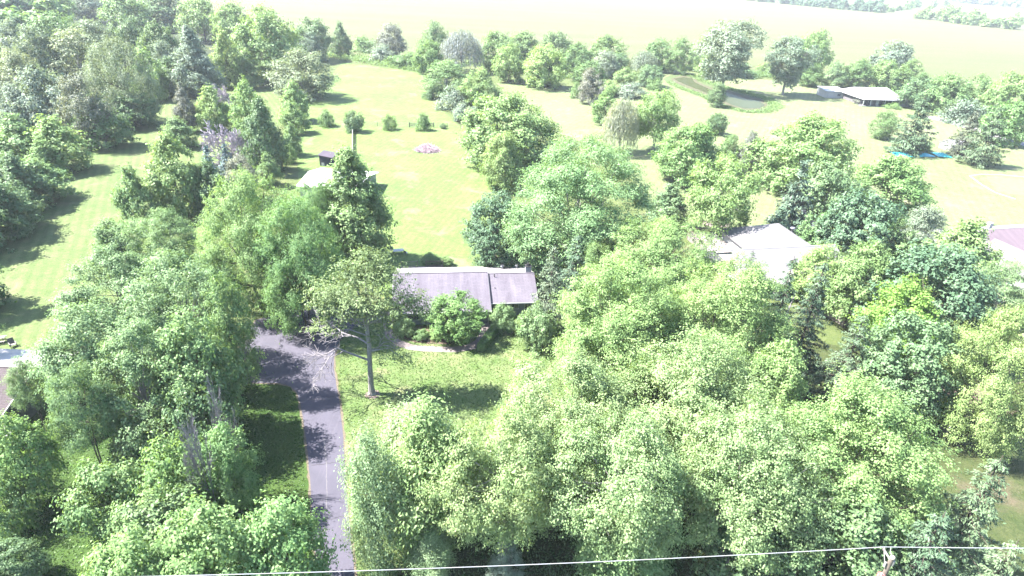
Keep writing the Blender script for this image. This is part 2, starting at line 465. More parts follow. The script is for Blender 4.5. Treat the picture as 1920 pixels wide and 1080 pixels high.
# the pond
WATER, n_, b_ = newmat('pond_water')
b_.inputs['Base Color'].default_value = (.030, .036, .018, 1)
b_.inputs['Roughness'].default_value = .22
b_.inputs['IOR'].default_value = 1.07
b_.inputs['Specular IOR Level'].default_value = .1
bump(n_, b_, noise(n_, mapped(n_), 1.4, 3), .06, .05)
MUD = plain('mud_bank', (.17, .165, .10), .95, .25, 1.2, .1)
BANKGRASS = lawn('bank_grass', (.12, .20, .06), (.18, .26, .09), (.26, .30, .14), .12, fine=2.5, k=.26)
bank_o = [(73.1, 329.5), (83.0, 349.7), (95.2, 348.4), (93.9, 326.1), (96.8, 312.8), (102.9, 307.3), (106.6, 294.9), (113.8, 290.0), (110.2, 268.1), (100.5, 253.9), (90.6, 252.3), (83.4, 259.4), (80.1, 282.5), (76.7, 293.1), (74.1, 303.4), (72.2, 317.0)]
bank = [(76.4, 329.5), (84.8, 341.5), (91.5, 340.4), (89.2, 324.1), (92.0, 307.8), (98.9, 300.3), (102.3, 288.9), (107.8, 284.0), (106.2, 270.3), (100.3, 259.5), (92.4, 257.8), (87.6, 263.4), (84.5, 286.5), (81.4, 297.1), (78.8, 307.4), (76.9, 319.0)]
water = [(78.6, 330.5), (84.7, 337.0), (88.9, 334.8), (86.9, 323.0), (89.7, 303.2), (96.9, 295.5), (100.1, 282.4), (105.0, 279.9), (104.7, 270.7), (100.6, 263.3), (93.3, 260.8), (89.6, 267.5), (86.4, 290.5), (83.8, 301.8), (81.2, 311.1), (79.0, 322.6)]
sheet('pond_bank', bank_o, .06, BANKGRASS, .5, 2, 20)
sheet('pond_mud', bank, .085, MUD, .3, 1.5, 21)
sheet('pond_water', water, .11, WATER, .25, 1.5, 22)

# sand court at the right edge
SAND = plain('court_sand', (.36, .345, .17), .95, .12, .8, .1)
WHITEPAINT = plain('white_paint', (.80, .80, .79), .6, .04, 2.0, .3)
sheet('sand_court', [(135.5, 174.4), (141.3, 175.2), (160, 171.0), (152, 152), (132.6, 160.5), (131.4, 163.1)], .05, SAND, .2, 1, 23)
ribbon('court_border', [(131.8, 175.9), (130.0, 168.0), (129.2, 161.0), (131.2, 156.0)], .35, .056, WHITEPAINT, 5)
ribbon('court_border', [(131.8, 175.9), (137, 178.2), (143, 178.6), (160, 174.5)], .3, .056, WHITEPAINT, 6)

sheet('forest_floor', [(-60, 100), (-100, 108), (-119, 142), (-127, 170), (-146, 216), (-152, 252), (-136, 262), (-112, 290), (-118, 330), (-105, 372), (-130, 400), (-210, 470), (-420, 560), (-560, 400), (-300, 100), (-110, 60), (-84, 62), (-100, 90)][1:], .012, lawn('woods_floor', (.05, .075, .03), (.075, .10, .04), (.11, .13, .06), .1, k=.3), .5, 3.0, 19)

# ------------------------------------------------------------------ trees: crowns of many small leaf faces
def unit(v): return v / np.maximum(np.linalg.norm(v, axis=-1, keepdims=True), 1e-9)

def leaf_mesh(name, P, N, L, W, tone, rng, T=None, fold=.18):
    """one kite-shaped, slightly folded leaf spray per point"""
    k = len(P)
    N = unit(N)
    if T is None: T = rng.normal(size=(k, 3))
    T = unit(T - N * np.sum(T * N, 1, keepdims=True))
    B = np.cross(N, T)
    L = (np.asarray(L) * np.ones(k))[:, None]
    W = (np.asarray(W) * np.ones(k))[:, None]
    v = np.empty((k, 4, 3))
    v[:, 0] = P - T * L * .5
    v[:, 1] = P + B * W * .5 + N * W * fold - T * L * .08
    v[:, 2] = P + T * L * .5 - N * L * .12
    v[:, 3] = P - B * W * .5 + N * W * fold - T * L * .08
    me = bpy.data.meshes.new(name)
    me.vertices.add(k * 4)
    me.vertices.foreach_set('co', v.reshape(-1).astype(np.float32))
    me.loops.add(k * 4)
    me.loops.foreach_set('vertex_index', np.arange(k * 4, dtype=np.int32))
    me.polygons.add(k)
    me.polygons.foreach_set('loop_start', np.arange(0, k * 4, 4, dtype=np.int32))
    me.update(calc_edges=True)
    a = me.attributes.new('tone', 'FLOAT', 'POINT')
    a.data.foreach_set('value', np.repeat(np.clip(tone, 0, 1), 4).astype(np.float32))
    return me

PROFILES = {
    'round': lambda t: np.sqrt(np.clip(1 - (2 * t - 1) ** 2, 0, 1)) ** .8,
    'dome':  lambda t: np.where(t < .35, .75 + .25 * t / .35, np.sqrt(np.clip(1 - ((t - .35) / .65) ** 2, 0, 1))),
    'egg':   lambda t: np.where(t < .3, .8 + .2 * np.sin(t / .3 * PI / 2), np.clip(np.cos((t - .3) / .7 * PI / 2), 0, 1) ** .75),
    'cone':  lambda t: np.clip(1.0 - t, 0, 1) ** .8 * np.clip(.75 + t * 2, 0, 1),
    'vase':  lambda t: np.where(t < .6, .42 + .58 * (t / .6) ** .8, np.sqrt(np.clip(1 - ((t - .6) / .42) ** 2, 0, 1))),
    'umbrella': lambda t: np.where(t < .5, .55 + .45 * t / .5, np.sqrt(np.clip(1 - ((t - .5) / .52) ** 2, 0, 1))),
}

def boughs_of(rng, r, H, base, prof, nb, br, lump=.22, flat=.8, inner=.14):
    """centres and radii of leafy boughs filling an uneven crown envelope"""
    f = PROFILES[prof]
    zb, zt = H * base, H
    if not nb:
        nb = int(1.25 * 2 * PI * r * (zt - zb) * .75 / (PI * (br * r) ** 2))
    ang = rng.uniform(0, 2 * PI, nb)
    t = (np.arange(nb) + rng.uniform(0, 1, nb)) / nb
    # more boughs where the envelope is wide
    tt = np.linspace(0, 1, 60)
    cdf = np.cumsum(f(tt) + .18); cdf = (cdf - cdf[0]) / (cdf[-1] - cdf[0])
    t = np.clip(np.interp(t, cdf, tt), .01, .985)
    ang = ang * .35 + .65 * np.arange(nb) * 2.39996
    lp = [(rng.uniform(0, 2 * PI), rng.uniform(0, 1), rng.uniform(-1, 1)) for _ in range(9)]
    lob = np.zeros(nb)
    for a0, t0, am in lp:
        d = 1 - np.cos(ang - a0)
        lob += am * np.exp(-d * 2.6 - ((t - t0) / .24) ** 2)
    rad = f(t) * (1 + lump * lob)
    rb = br * r * rng.uniform(.55, 1.4, nb)
    u = np.where(rng.uniform(size=nb) < inner, rng.uniform(.1, .6, nb), rng.uniform(.80, 1.06, nb))
    rho = np.maximum(rad * r - rb * .7, .04 * r) * u
    c = np.stack([np.cos(ang) * rho, np.sin(ang) * rho, zb + t * (zt - zb) - rb * flat * .7 * (t > .5)], 1)
    c[:, 2] = np.maximum(c[:, 2], zb + rb * .25)
    return c, rb

def leaves_on(rng, c, rb, cen, per, nl, spray, flat=.8, upw=.55, sprz=.7, droop=0.0, jitter=.34):
    """leaf points and normals: ragged sprays sit on each bough's outer and upper skin"""
    P, N, TN = [], [], []
    for i in range(len(c)):
        ns = max(4, int(per * (rb[i] ** 2) * 4 * PI))
        d = unit(rng.normal(size=(ns * 2, 3)))
        out = c[i] - cen
        out[2] *= .6
        out = out / max(np.linalg.norm(out), 1e-6)
        pref = d @ out * .6 + d[:, 2] * .5
        d = d[np.argsort(-(pref + rng.normal(size=len(d)) * .55))[:ns]]
        # boughs reach outwards: longer along their own direction, thinner across
        ext = d + out * (d @ out)[:, None] * .45
        reach = np.where(rng.uniform(size=(ns, 1)) < .2, rng.uniform(1.1, 1.6, (ns, 1)), rng.uniform(.45, 1.15, (ns, 1)))
        s = c[i] + ext * rb[i] * reach * np.array([1, 1, flat])
        sz = rng.uniform(.6, 1.35, (ns, 1, 1))
        q = rng.normal(size=(ns, nl, 3)) * spray * sz * np.array([1, 1, sprz])
        if droop: q[..., 2] -= np.abs(rng.normal(size=(ns, nl))) * droop
        p = (s[:, None] + q).reshape(-1, 3)
        nn = (d * .6 + out * .2)[:, None] + np.array([0, 0, upw]) + rng.normal(size=(ns, nl, 3)) * jitter + unit(q) * .3
        P.append(p); N.append(nn.reshape(-1, 3))
        tb = rng.uniform(.15, .85)
        ts = np.clip(tb + rng.normal(size=(ns, 1)) * .25 + np.zeros((ns, nl)), 0, 1)
        TN.append(ts.reshape(-1))
    return np.concatenate(P), np.concatenate(N), np.concatenate(TN)

def fit_size(P, c, r, H):
    """scale a crown so that it really spans radius r and height H"""
    e = .25 * (np.percentile(P[:, 0], 98.5) - np.percentile(P[:, 0], 1.5) + np.percentile(P[:, 1], 98.5) - np.percentile(P[:, 1], 1.5))
    z = np.percentile(P[:, 2], 99.7)
    k = np.array([r / e, r / e, H / z])
    return P * k, c * k

def limb_mesh(name, rng, H, r, c, rb, base, stems=1, tr=None, k=22, lean=0.0, sides=6, twigs=2):
    """trunk (or several stems), limbs to the boughs, twigs on the limbs"""
    mb = MB()
    tr = tr or max(.06, H * .016)
    fork = H * max(base + .08, .2)
    tops = []
    for s in range(stems):
        a = rng.uniform(0, 2 * PI)
        off = 0 if stems == 1 else r * .16
        top = Vector((math.cos(a) * off + lean * H * .1, math.sin(a) * off, fork * rng.uniform(.9, 1.2)))
        b0 = Vector((math.cos(a), math.sin(a), 0)) * (0 if stems == 1 else tr * .9)
        mid = (b0 + top) * .5 + Vector((rng.uniform(-1, 1), rng.uniform(-1, 1), 0)) * H * .012
        t1 = top + Vector((top.x * .4 + rng.uniform(-.4, .4), top.y * .4 + rng.uniform(-.4, .4), (H - fork) * .55))
        sc = 1.0 if stems == 1 else .72
        mb.tube([b0 - Vector((0, 0, .3)), b0 + Vector((0, 0, .35)), mid, top, (top + t1) * .5 + Vector((rng.uniform(-.3, .3), rng.uniform(-.3, .3), 0)), t1],
                [tr * 1.55 * sc, tr * 1.1 * sc, tr * .92 * sc, tr * .78 * sc, tr * .5 * sc, tr * .2 * sc], sides + 2)
        tops.append((top, t1))
    idx = rng.permutation(len(c))[:k]
    for i in idx:
        e = Vector(c[i])
        top, t1 = min(tops, key=lambda q: (q[0] - e).length)
        s = top + (t1 - top) * rng.uniform(0, .6)
        if e.z < s.z: s = top * .92
        m = s * .5 + e * .5 + Vector((0, 0, -.06 * (e - s).length + rng.uniform(-.3, .3)))
        lr = tr * .36 * rng.uniform(.7, 1.2)
        mb.tube([s, m, e], [lr, lr * .65, lr * .25], 5)
        for q in range(twigs):
            d = Vector(rng.normal(size=3)).normalized() * rb[i] * .95
            d.z = abs(d.z) * .8
            mb.tube([m.lerp(e, rng.uniform(.3, 1.0)), e + d], [lr * .3, lr * .1], 4, False)
    return mb.mesh(name)

def leafy(seed, r, H, base, prof, nb, br, leaf, per, nl, spray, ratio=.62, lump=.22, flat=.8, upw=.55, sprz=.7, droop=0.0, jitter=.34, stems=1, tr=None, inner=.14, k=22):
    rng = np.random.default_rng(seed)
    c, rb = boughs_of(rng, r, H, base, prof, nb, br, lump, flat, inner)
    cen = np.array([0, 0, H * (base + (1 - base) * .42)])
    P, N, tn = leaves_on(rng, c, rb, cen, per, nl, spray, flat, upw, sprz, droop, jitter)
    P, c = fit_size(P, c, r, H)
    P[:, 2] = np.maximum(P[:, 2], .05)
    L = leaf * rng.uniform(.65, 1.3, len(P))
    T = None
    if droop: T = rng.normal(size=P.shape) * .6 + np.array([0, 0, -1.0])
    me = leaf_mesh('crown', P, N, L, L * ratio, tn, rng, T)
    return me, limb_mesh('trunk', rng, H, r, c, rb, base, stems, tr, k), r, H

def willow(seed, r, H, n, leaf, strand, dens):
    """domed scaffold with hanging strands"""
    rng = np.random.default_rng(seed)
    P, N, TN, TT = [], [], [], []
    c, rb = [], []
    for i in range(n):
        big = rng.uniform()
        a = rng.uniform(0, 2 * PI)
        rho = r * math.sqrt(rng.uniform(.02, 1)) * rng.uniform(.8, 1.0)
        h = H * (.97 - .38 * (rho / r) ** 2.2) * rng.uniform(.86, 1.0)
        x, y = math.cos(a) * rho, math.sin(a) * rho
        ln = min(h - .4, strand * H * rng.uniform(.45, 1.15))
        m = max(4, int(ln * dens))
        t = np.sort(rng.uniform(0, 1, m))
        dx = math.cos(a) * .12 * ln * (1 - (1 - t) ** 2)
        dy = math.sin(a) * .12 * ln * (1 - (1 - t) ** 2)
        sw = rng.normal(size=(m, 2)) * leaf * .35
        p = np.stack([x + dx + sw[:, 0], y + dy + sw[:, 1], h - t * ln], 1)
        P.append(p)
        out = np.array([math.cos(a), math.sin(a), .35])
        N.append(np.tile(out, (m, 1)) + rng.normal(size=(m, 3)) * .45)
        TT.append(np.tile(np.array([math.cos(a) * .15, math.sin(a) * .15, -1.0]), (m, 1)) + rng.normal(size=(m, 3)) * .18)
        TN.append(np.full(m, np.clip(big * .9 + .05, 0, 1)))
        if i % 24 == 0: c.append((x * .8, y * .8, h - .3)); rb.append(r * .12)
    P = np.concatenate(P)
    L = leaf * rng.uniform(.7, 1.3, len(P))
    me = leaf_mesh('crown', P, np.concatenate(N), L * 1.5, L * .32, np.concatenate(TN), rng, np.concatenate(TT))
    return me, limb_mesh('trunk', rng, H, r, np.array(c), np.array(rb), .12, 1, H * .022, 20), r, H

def conifer(seed, r, H, base, tiers, per, leaf, droop=.22, power=.85, dens=1.0, ragged=.25, uptip=.1):
    """whorls of drooping boughs, each with side twigs hung with needle sprays"""
    rng = np.random.default_rng(seed)
    P, N, TN, TT = [], [], [], []
    mb = MB()
    mb.tube([(0, 0, -.3), (0, 0, H * .5), (0, 0, H * .99)], [H * .018, H * .011, H * .002], 7)
    for i in range(tiers):
        t = (i + rng.uniform(-.3, .3)) / tiers
        t = min(max(t, 0), .99)
        z = H * (base + (1 - base) * t)
        ln0 = r * (max(1 - t, .015) ** power) * (1.0 if t > .08 else .85)
        nb = max(4, int(per * (.55 + .45 * (1 - t))))
        a0 = rng.uniform(0, 2 * PI)
        for b in range(nb):
            a = a0 + 2 * PI * b / nb + rng.uniform(-.28, .28)
            ln = ln0 * rng.uniform(1 - ragged, 1 + ragged * .6)
            d = np.array([math.cos(a), math.sin(a), 0])
            side = np.array([-d[1], d[0], 0])
            dr = droop * ln * rng.uniform(.6, 1.3)
            z0 = z + rng.uniform(-.5, .5) * H / tiers * .8
            mb.tube([(0, 0, z0), tuple(d * ln * .5 + np.array([0, 0, z0 - dr * .55])), tuple(d * ln * .95 + np.array([0, 0, z0 - dr * .9]))], [ln * .016 + .015, ln * .009 + .01, .008], 4, False)
            m = max(5, int(ln * 5.5 * dens / leaf * .5))
            s = rng.uniform(.12, 1.0, m) ** .75
            wid = (.30 * ln * (1 - s) + .10 * ln) * rng.uniform(-1, 1, m)
            zz = z0 - dr * (1.15 * s - uptip * 2.2 * s ** 3) - np.abs(wid) * .35
            p = d * (s * ln)[:, None] + side * wid[:, None]
            p[:, 2] = zz + rng.normal(size=m) * .06 * leaf
            p = np.repeat(p, 3, 0) + rng.normal(size=(m * 3, 3)) * leaf * np.array([.4, .4, .28])
            P.append(p)
            k = len(p)
            N.append(np.array([0, 0, 1.0]) + d * .45 + rng.normal(size=(k, 3)) * .45)
            TT.append(d * .8 + np.repeat(side * np.sign(wid)[:, None] * .7, 3, 0) + np.array([0, 0, -.45]) + rng.normal(size=(k, 3)) * .3)
            TN.append(np.clip(rng.uniform(.1, .9) + rng.normal(size=k) * .15, 0, 1))
    P = np.concatenate(P)
    P[:, 2] = np.maximum(P[:, 2], .05)
    L = leaf * rng.uniform(.7, 1.3, len(P))
    me = leaf_mesh('crown', P, np.concatenate(N), L * 1.3, L * .42, np.concatenate(TN), rng, np.concatenate(TT), .1)
    return me, mb.mesh('trunk'), r, H

def bare(seed, r, H, minr, spread=1.0, depth=5, tr=None, stems=3):
    rng = np.random.default_rng(seed)
    mb = MB()
    def grow_(p, d, ln, rad, k):
        q = p + d * ln * .5 + Vector(rng.normal(size=3)) * ln * .05
        e = p + d * ln + Vector(rng.normal(size=3)) * ln * .08
        mb.tube([p, q, e], [rad, max(rad * .8, minr * .8), max(rad * .6, minr * .7)], 5 if k > 2 else 4, k < 2)
        if k <= 0: return
        for i in range(int(rng.integers(2, 5))):
            nd = (d + Vector(rng.normal(size=3)) * .52 * spread + Vector((0, 0, .16))).normalized()
            s = q.lerp(e, rng.uniform(.1, 1.0))
            grow_(s, nd, ln * rng.uniform(.58, .84), max(rad * .58, minr), k - 1)
    for s in range(stems):
        a = 2 * PI * s / stems + rng.uniform(-.4, .4)
        o = .55 * spread if stems > 1 else .08
        grow_(Vector((0, 0, -.2)), Vector((math.cos(a) * o, math.sin(a) * o, 1)).normalized(), H * .3, tr or H * .014, depth)
    v = np.array(mb.v)
    sc = np.array([r / max(np.abs(v[:, :2]).max(), .1), r / max(np.abs(v[:, :2]).max(), .1), H / v[:, 2].max()])
    me = mb.mesh('branches')
    vv = v * sc
    me.vertices.foreach_set('co', vv.reshape(-1).astype(np.float32))
    me.update()
    return None, me, r, H

PROTO = {}
def P_(key, fn, seeds, *a, **k): PROTO[key] = [fn(s, *a, **k) for s in seeds]
#            seeds                r    H   base  prof  nb  br  leaf per nl spray
P_('M1', leafy, (1, 2, 3), 8.0, 18, .10, 'dome', 0, .185, .215, 1.9, 17, .27, ratio=.7, lump=.36, stems=2, tr=.30, k=40)
P_('M1h', leafy, (5,), 8.0, 18, .33, 'dome', 0, .185, .215, 1.9, 17, .27, ratio=.75, lump=.4, stems=3, tr=.34, k=40)
P_('M1s', leafy, (6, 7), 4.0, 12, .16, 'dome', 0, .23, .28, 1.8, 12, .26, lump=.35, tr=.17)
P_('L1', leafy, (11, 12), 5.6, 15, .12, 'dome', 0, .19, .26, 1.7, 14, .30, ratio=.55, lump=.5, upw=.7, flat=.55, stems=2, tr=.2, k=40)
P_('L1h', leafy, (14,), 5.6, 15, .42, 'dome', 0, .19, .26, 1.7, 14, .30, ratio=.55, lump=.5, upw=.7, flat=.55, stems=2, tr=.2, k=40)
P_('N1', leafy, (21, 22), 5.6, 14, .05, 'round', 0, .17, .36, 1.7, 9, .22, lump=.12, flat=.75, tr=.2)
P_('H1', leafy, (31,), 12.0, 26, .1, 'dome', 0, .14, .46, 1.25, 12, .42, ratio=.36, lump=.2, flat=.5, upw=1.0, jitter=.45, tr=.42, k=40)
P_('B1', leafy, (41, 42), 3.3, 16, .08, 'dome', 0, .28, .28, 1.9, 12, .32, ratio=.42, lump=.6, sprz=1.5, droop=.5, tr=.13)
P_('S1', conifer, (51, 52), 4.0, 15, .05, 20, 9, .28, power=.62, ragged=.38)
P_('O2', leafy, (61,), 5.4, 21, .04, 'egg', 0, .2, .38, 1.5, 11, .28, lump=.05, tr=.28)
P_('U1', leafy, (66, 67, 68), 3.5, 6, .0, 'round', 0, .24, .30, 1.7, 11, .26, lump=.45, tr=.07)
P_('M', leafy, (71, 72, 73, 74), 8.0, 15, .05, 'dome', 0, .19, .62, .62, 9, .46, lump=.42, tr=.3)
P_('M2', leafy, (76, 77, 78), 8.0, 16, .08, 'dome', 0, .18, .50, .85, 10, .40, lump=.38, stems=2, tr=.24, k=30)
P_('M2h', leafy, (79,), 8.0, 16, .26, 'dome', 0, .18, .50, .85, 10, .40, lump=.38, stems=3, tr=.28, k=30)
P_('Ms', leafy, (81, 82, 83), 4.6, 12, .06, 'egg', 0, .25, .48, .95, 9, .34, lump=.36, tr=.16)
P_('L', leafy, (85, 86, 87), 7.0, 16, .08, 'dome', 0, .20, .54, .62, 9, .46, ratio=.5, lump=.5, flat=.6, stems=2, tr=.2, k=30)
P_('L2', leafy, (91, 92), 11.0, 28, .23, 'vase', 0, .17, .72, .46, 9, .55, lump=.45, stems=1, tr=.6, k=30)
P_('N', leafy, (95,), 6.5, 11, .05, 'round', 0, .19, .50, 1.0, 9, .30, lump=.14, tr=.18)
P_('O', leafy, (97, 98), 5.5, 14, .05, 'egg', 0, .21, .48, 1.0, 9, .32, lump=.16, tr=.2)
P_('U', leafy, (101, 102, 103), 4.5, 6, .0, 'dome', 0, .26, .44, 1.0, 10, .44, lump=.7, tr=.08)
P_('P2', leafy, (105,), 8.0, 23, .06, 'cone', 0, .19, .60, .75, 9, .38, lump=.24, tr=.32)
P_('C', leafy, (107,), 2.2, 8, .02, 'cone', 60, .26, .30, 2.6, 9, .18, lump=.08, tr=.1)
P_('W', willow, (111, 112), 8.0, 17, 520, .62, .56, 2.2)
P_('W2', leafy, (113,), 9.5, 24, .06, 'dome', 0, .18, .50, .62, 10, .40, ratio=.4, lump=.35, sprz=1.5, droop=.7, tr=.35, k=40)
P_('S', conifer, (121, 122), 4.0, 12, .04, 15, 9, .56)
P_('P', conifer, (125, 126), 7.8, 17, .06, 14, 9, .66, droop=.06, power=.62, ragged=.4, uptip=.3)
P_('D', bare, (131, 132), 6.0, 9, .06, 1.5, stems=6)
P_('D1', bare, (135, 136), 2.4, 11, .03, .8)

used = {}
def plant(name, sp, colour, x, y, H, r, label, cat, group=None, seed=None, bark=None):
    """one tree or shrub: an Empty at its foot with its own crown and trunk"""
    key = sp
    if sp == 'M1' and name in ('shrub',): key = 'U1'
    elif sp == 'M1' and r < 5.2: key = 'M1s'
    elif sp == 'M' and r < 6.2: key = 'Ms'
    var = PROTO[key]
    i = used.get(key, 0)
    used[key] = i + 1
    crown, trunk, r0, H0 = var[i % len(var)]
    rnd = random.Random(int(x * 131 + y * 17))
    t = thing(name, label, cat, (x, y, 0), rnd.uniform(0, 2 * PI), group)
    s = r / r0
    t.scale = (s * rnd.uniform(.94, 1.06), s * rnd.uniform(.94, 1.06), H / H0)
    def part(pn, me, mat):
        o = bpy.data.objects.new(pn, me)
        C.objects.link(o)
        o.parent = t
        if not me.materials: me.materials.append(None)
        o.material_slots[0].link = 'OBJECT'
        o.material_slots[0].material = mat
        return o
    if crown is not None:
        part('crown', crown, LEAF[colour])
        part('trunk', trunk, bark or (BARK_GREY if sp in ('M2h', 'M1h') or sp in ('W', 'L', 'L1', 'L2', 'H1', 'B1') else BARK))
    else:
        part('branches', trunk, BARK_PURPLE if sp == 'D' else BARK_DEAD)
    return t

# ------------------------------------------------------------------ houses
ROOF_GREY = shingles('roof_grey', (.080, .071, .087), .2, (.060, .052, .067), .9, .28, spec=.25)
ROOF_PALE = shingles('roof_pale_glare', (.23, .215, .22), .08, None, .55, spec=.5)  # white glare on the rear slopes, put into a paler shingle colour
ROOF_TAN = shingles('roof_tan', (.054, .044, .046), .15, None, .9, .3, spec=.12)
ROOF_WHITE = shingles('roof_white', (.094, .088, .091), .06, None, .6, spec=.5)
ROOF_BRIGHT = shingles('roof_bright_white', (.24, .235, .24), .05, None, .6, spec=.5)
ROOF_PINK = shingles('roof_pinkish', (.076, .055, .064), .14, (.062, .045, .053), .7)
ROOF_PURPLE = shingles('roof_dark_purple', (.034, .024, .034), .15, None, .7)
SIDING = plain('siding_pale_blue', (.34, .40, .44), .6, .06, .8)
SIDING_W = plain('siding_white', (.72, .72, .71), .6, .05, .8)
SIDING_G = plain('siding_grey', (.36, .34, .36), .7, .08, .8)
SIDING_B = plain('siding_porch_grey', (.30, .27, .29), .7, .1, .8)
TRIM = plain('trim_white', (.78, .78, .77), .5, .03, 2)
FASCIA = plain('fascia_dark', (.15, .14, .165), .6, .1)
WOOD = plain('deck_wood', (.40, .30, .24), .8, .2, 3)
WOODGREY = plain('weathered_wood', (.36, .33, .30), .85, .2, 3)
METAL = plain('vent_metal', (.40, .40, .42), .4, .1, 3, .5, .6)
DARKMETAL = plain('pipe_dark', (.10, .095, .10), .5, .1)
BRICK = plain('chimney_brick', (.55, .55, .60), .85, .15, 4)
GLASS, n_, b_ = newmat('window_glass')
b_.inputs['Base Color'].default_value = (.03, .035, .045, 1)
b_.inputs['Roughness'].default_value = .08

def slope(mb, a, b, c, d, th=.16):
    """roof plane a-b (eave) c-d (ridge), thickened downwards"""
    mb.prism([a, b, c, d], (0, 0, -th))

def window(h, x0, x1, z0, z1, y, axis='y', sgn=-1):
    """a framed window with sill and pane on the wall plane y (or x)"""
    fr, pn = MB(), MB()
    f, dp = .09, .07
    def bx(m, u0, w0, u1, w1, d0, d1):
        lo, hi = sorted((y + sgn * d0, y + sgn * d1))
        if axis == 'y': m.box(u0, lo, w0, u1, hi, w1)
        else: m.box(lo, u0, w0, hi, u1, w1)
    bx(fr, x0, z0, x0 + f, z1, -.02, dp); bx(fr, x1 - f, z0, x1, z1, -.02, dp)
    bx(fr, x0 + f, z1 - f, x1 - f, z1, -.02, dp); bx(fr, x0 - .05, z0 - .06, x1 + .05, z0 + .03, -.02, dp + .04)
    xm = (x0 + x1) / 2
    bx(fr, xm - .03, z0 + .03, xm + .03, z1 - f, -.02, dp * .8)
    bx(pn, x0 + f, z0 + .03, x1 - f, z1 - f, -.015, .02)
    w_ = fr.build('window', TRIM, h)
    pn.build('pane', GLASS, w_)
    return w_

def gable_walls(x0, x1, y0, y1, zt, zr, yr, axis='x'):
    """box walls with gables at both ends; ridge along axis"""
    m = MB()
    if axis == 'x':
        m.prism([(x0, y0, -.1), (x0, y1, -.1), (x0, y1, zt), (x0, yr, zr), (x0, y0, zt)], (x1 - x0, 0, 0))
    else:
        m.prism([(y0, x0, -.1), (y1, x0, -.1), (y1, x0, zt), (yr, x0, zr), (y0, x0, zt)], (0, x1 - x0, 0))
    return m

# the main ranch house behind the front lawn
H1_ = thing('ranch_house', 'long low ranch house with streaked grey-purple roof at the head of the driveway', 'house', (-17.9, 79.3, 0), R(8))
m = gable_walls(.5, 14.5, .8, 14.9, 2.45, 5.12, 7.7)
m.build('wall', SIDING, H1_)
m = gable_walls(14.6, 22.2, 2.9, 14.6, 2.7, 4.85, 7.7)
m.build('wall', SIDING, H1_)
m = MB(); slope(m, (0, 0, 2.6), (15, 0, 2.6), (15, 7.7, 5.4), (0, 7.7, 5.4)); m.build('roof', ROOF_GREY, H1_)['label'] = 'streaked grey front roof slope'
m = MB(); slope(m, (15, 15.4, 2.6), (0, 15.4, 2.6), (0, 7.72, 5.4), (15, 7.72, 5.4)); m.build('roof', ROOF_PALE, H1_)['label'] = 'pale rear roof slope with glare put into its colour'
m = MB(); slope(m, (15.01, 1.9, 2.85), (22.7, 1.9, 2.85), (22.7, 7.7, 5.1), (15.01, 7.7, 5.1)); m.build('roof', ROOF_GREY, H1_)['label'] = 'lower grey roof slope of the right wing'
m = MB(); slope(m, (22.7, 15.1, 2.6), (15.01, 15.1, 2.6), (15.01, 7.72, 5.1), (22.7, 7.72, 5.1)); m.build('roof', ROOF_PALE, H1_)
m = MB(); m.tube([(0, 7.71, 5.41), (15, 7.71, 5.41)], .09, 6); m.tube([(15.05, 7.71, 5.11), (22.7, 7.71, 5.11)], .09, 6); m.build('ridge_cap', ROOF_GREY, H1_)
m = MB(); m.prism([(15.003, -.02, 2.30), (15.003, 7.7, 5.13), (15.003, 7.7, 5.43), (15.003, -.02, 2.62)], (.10, 0, 0)); m.build('gable_fascia', FASCIA, H1_)
m = MB(); m.prism([(-.003, -.02, 2.36), (-.003, 7.7, 5.16), (-.003, 7.7, 5.43), (-.003, -.02, 2.62)], (-.06, 0, 0)); m.build('gable_fascia', TRIM, H1_)
m = MB(); m.box(0, -.13, 2.44, 15.1, -.005, 2.6); m.build('gutter', TRIM, H1_)
m = MB(); m.box(15.12, 1.77, 2.68, 22.7, 1.895, 2.85); m.build('gutter', TRIM, H1_)
m = MB(); m.box(14.55, .12, 0, 14.69, .26, 2.44); m.build('porch_post', TRIM, H1_)
m = MB(); m.box(11.2, .12, 0, 11.34, .26, 2.44); m.build('porch_post', TRIM, H1_)
m = MB(); m.box(11.0, -.3, -.05, 14.8, .8, .14); m.build('porch_slab', plain('porch_concrete', (.34, .31, .31), .9, .1), H1_)
window(H1_, 2.2, 4.2, .9, 2.1, .8); window(H1_, 7.0, 9.0, .9, 2.1, .8); window(H1_, 18.4, 19.7, 1.2, 2.25, 2.9); window(H1_, 20.6, 21.7, 1.2, 2.25, 2.9)
m = MB(); m.box(12.4, .74, .14, 13.4, .83, 2.2); d_ = m.build('door', plain('door_dark', (.12, .09, .10), .5, .1), H1_)
m = MB(); m.tube([(13.25, .74, 1.15), (13.25, .66, 1.15)], .035, 6); m.build('handle', METAL, d_)
for x_ in (5.2, 6.4): MB().box(x_, .71, .5, x_ + .1, .79, 2.3).build('corner_trim', TRIM, H1_)
m = MB(); m.box(21.35, 8.1, 4.3, 22.25, 8.9, 6.0); ch = m.build('chimney', BRICK, H1_)
m = MB(); m.box(21.27, 8.02, 6.0, 22.33, 8.98, 6.1); m.tube([(21.8, 8.5, 6.1), (21.8, 8.5, 6.5)], [.28, .24], 8); m.build('chimney_cap', DARKMETAL, ch)
m = MB(); m.tube([(16.1, 7.0, 4.7), (16.1, 7.0, 5.4)], .07, 8); m.build('vent_pipe', DARKMETAL, H1_)
m = MB(); m.tube([(16.0, 4.7, 3.85), (16.0, 4.7, 4.2)], .06, 8); m.build('vent_pipe', DARKMETAL, H1_)
m = MB(); m.tube([(18.1, 13.2, 3.2), (18.1, 13.2, 3.75)], .22, 10); m.tube([(18.1, 13.2, 3.75), (18.1, 13.2, 3.95)], [.45, .3], 10); m.build('roof_vent', METAL, H1_)
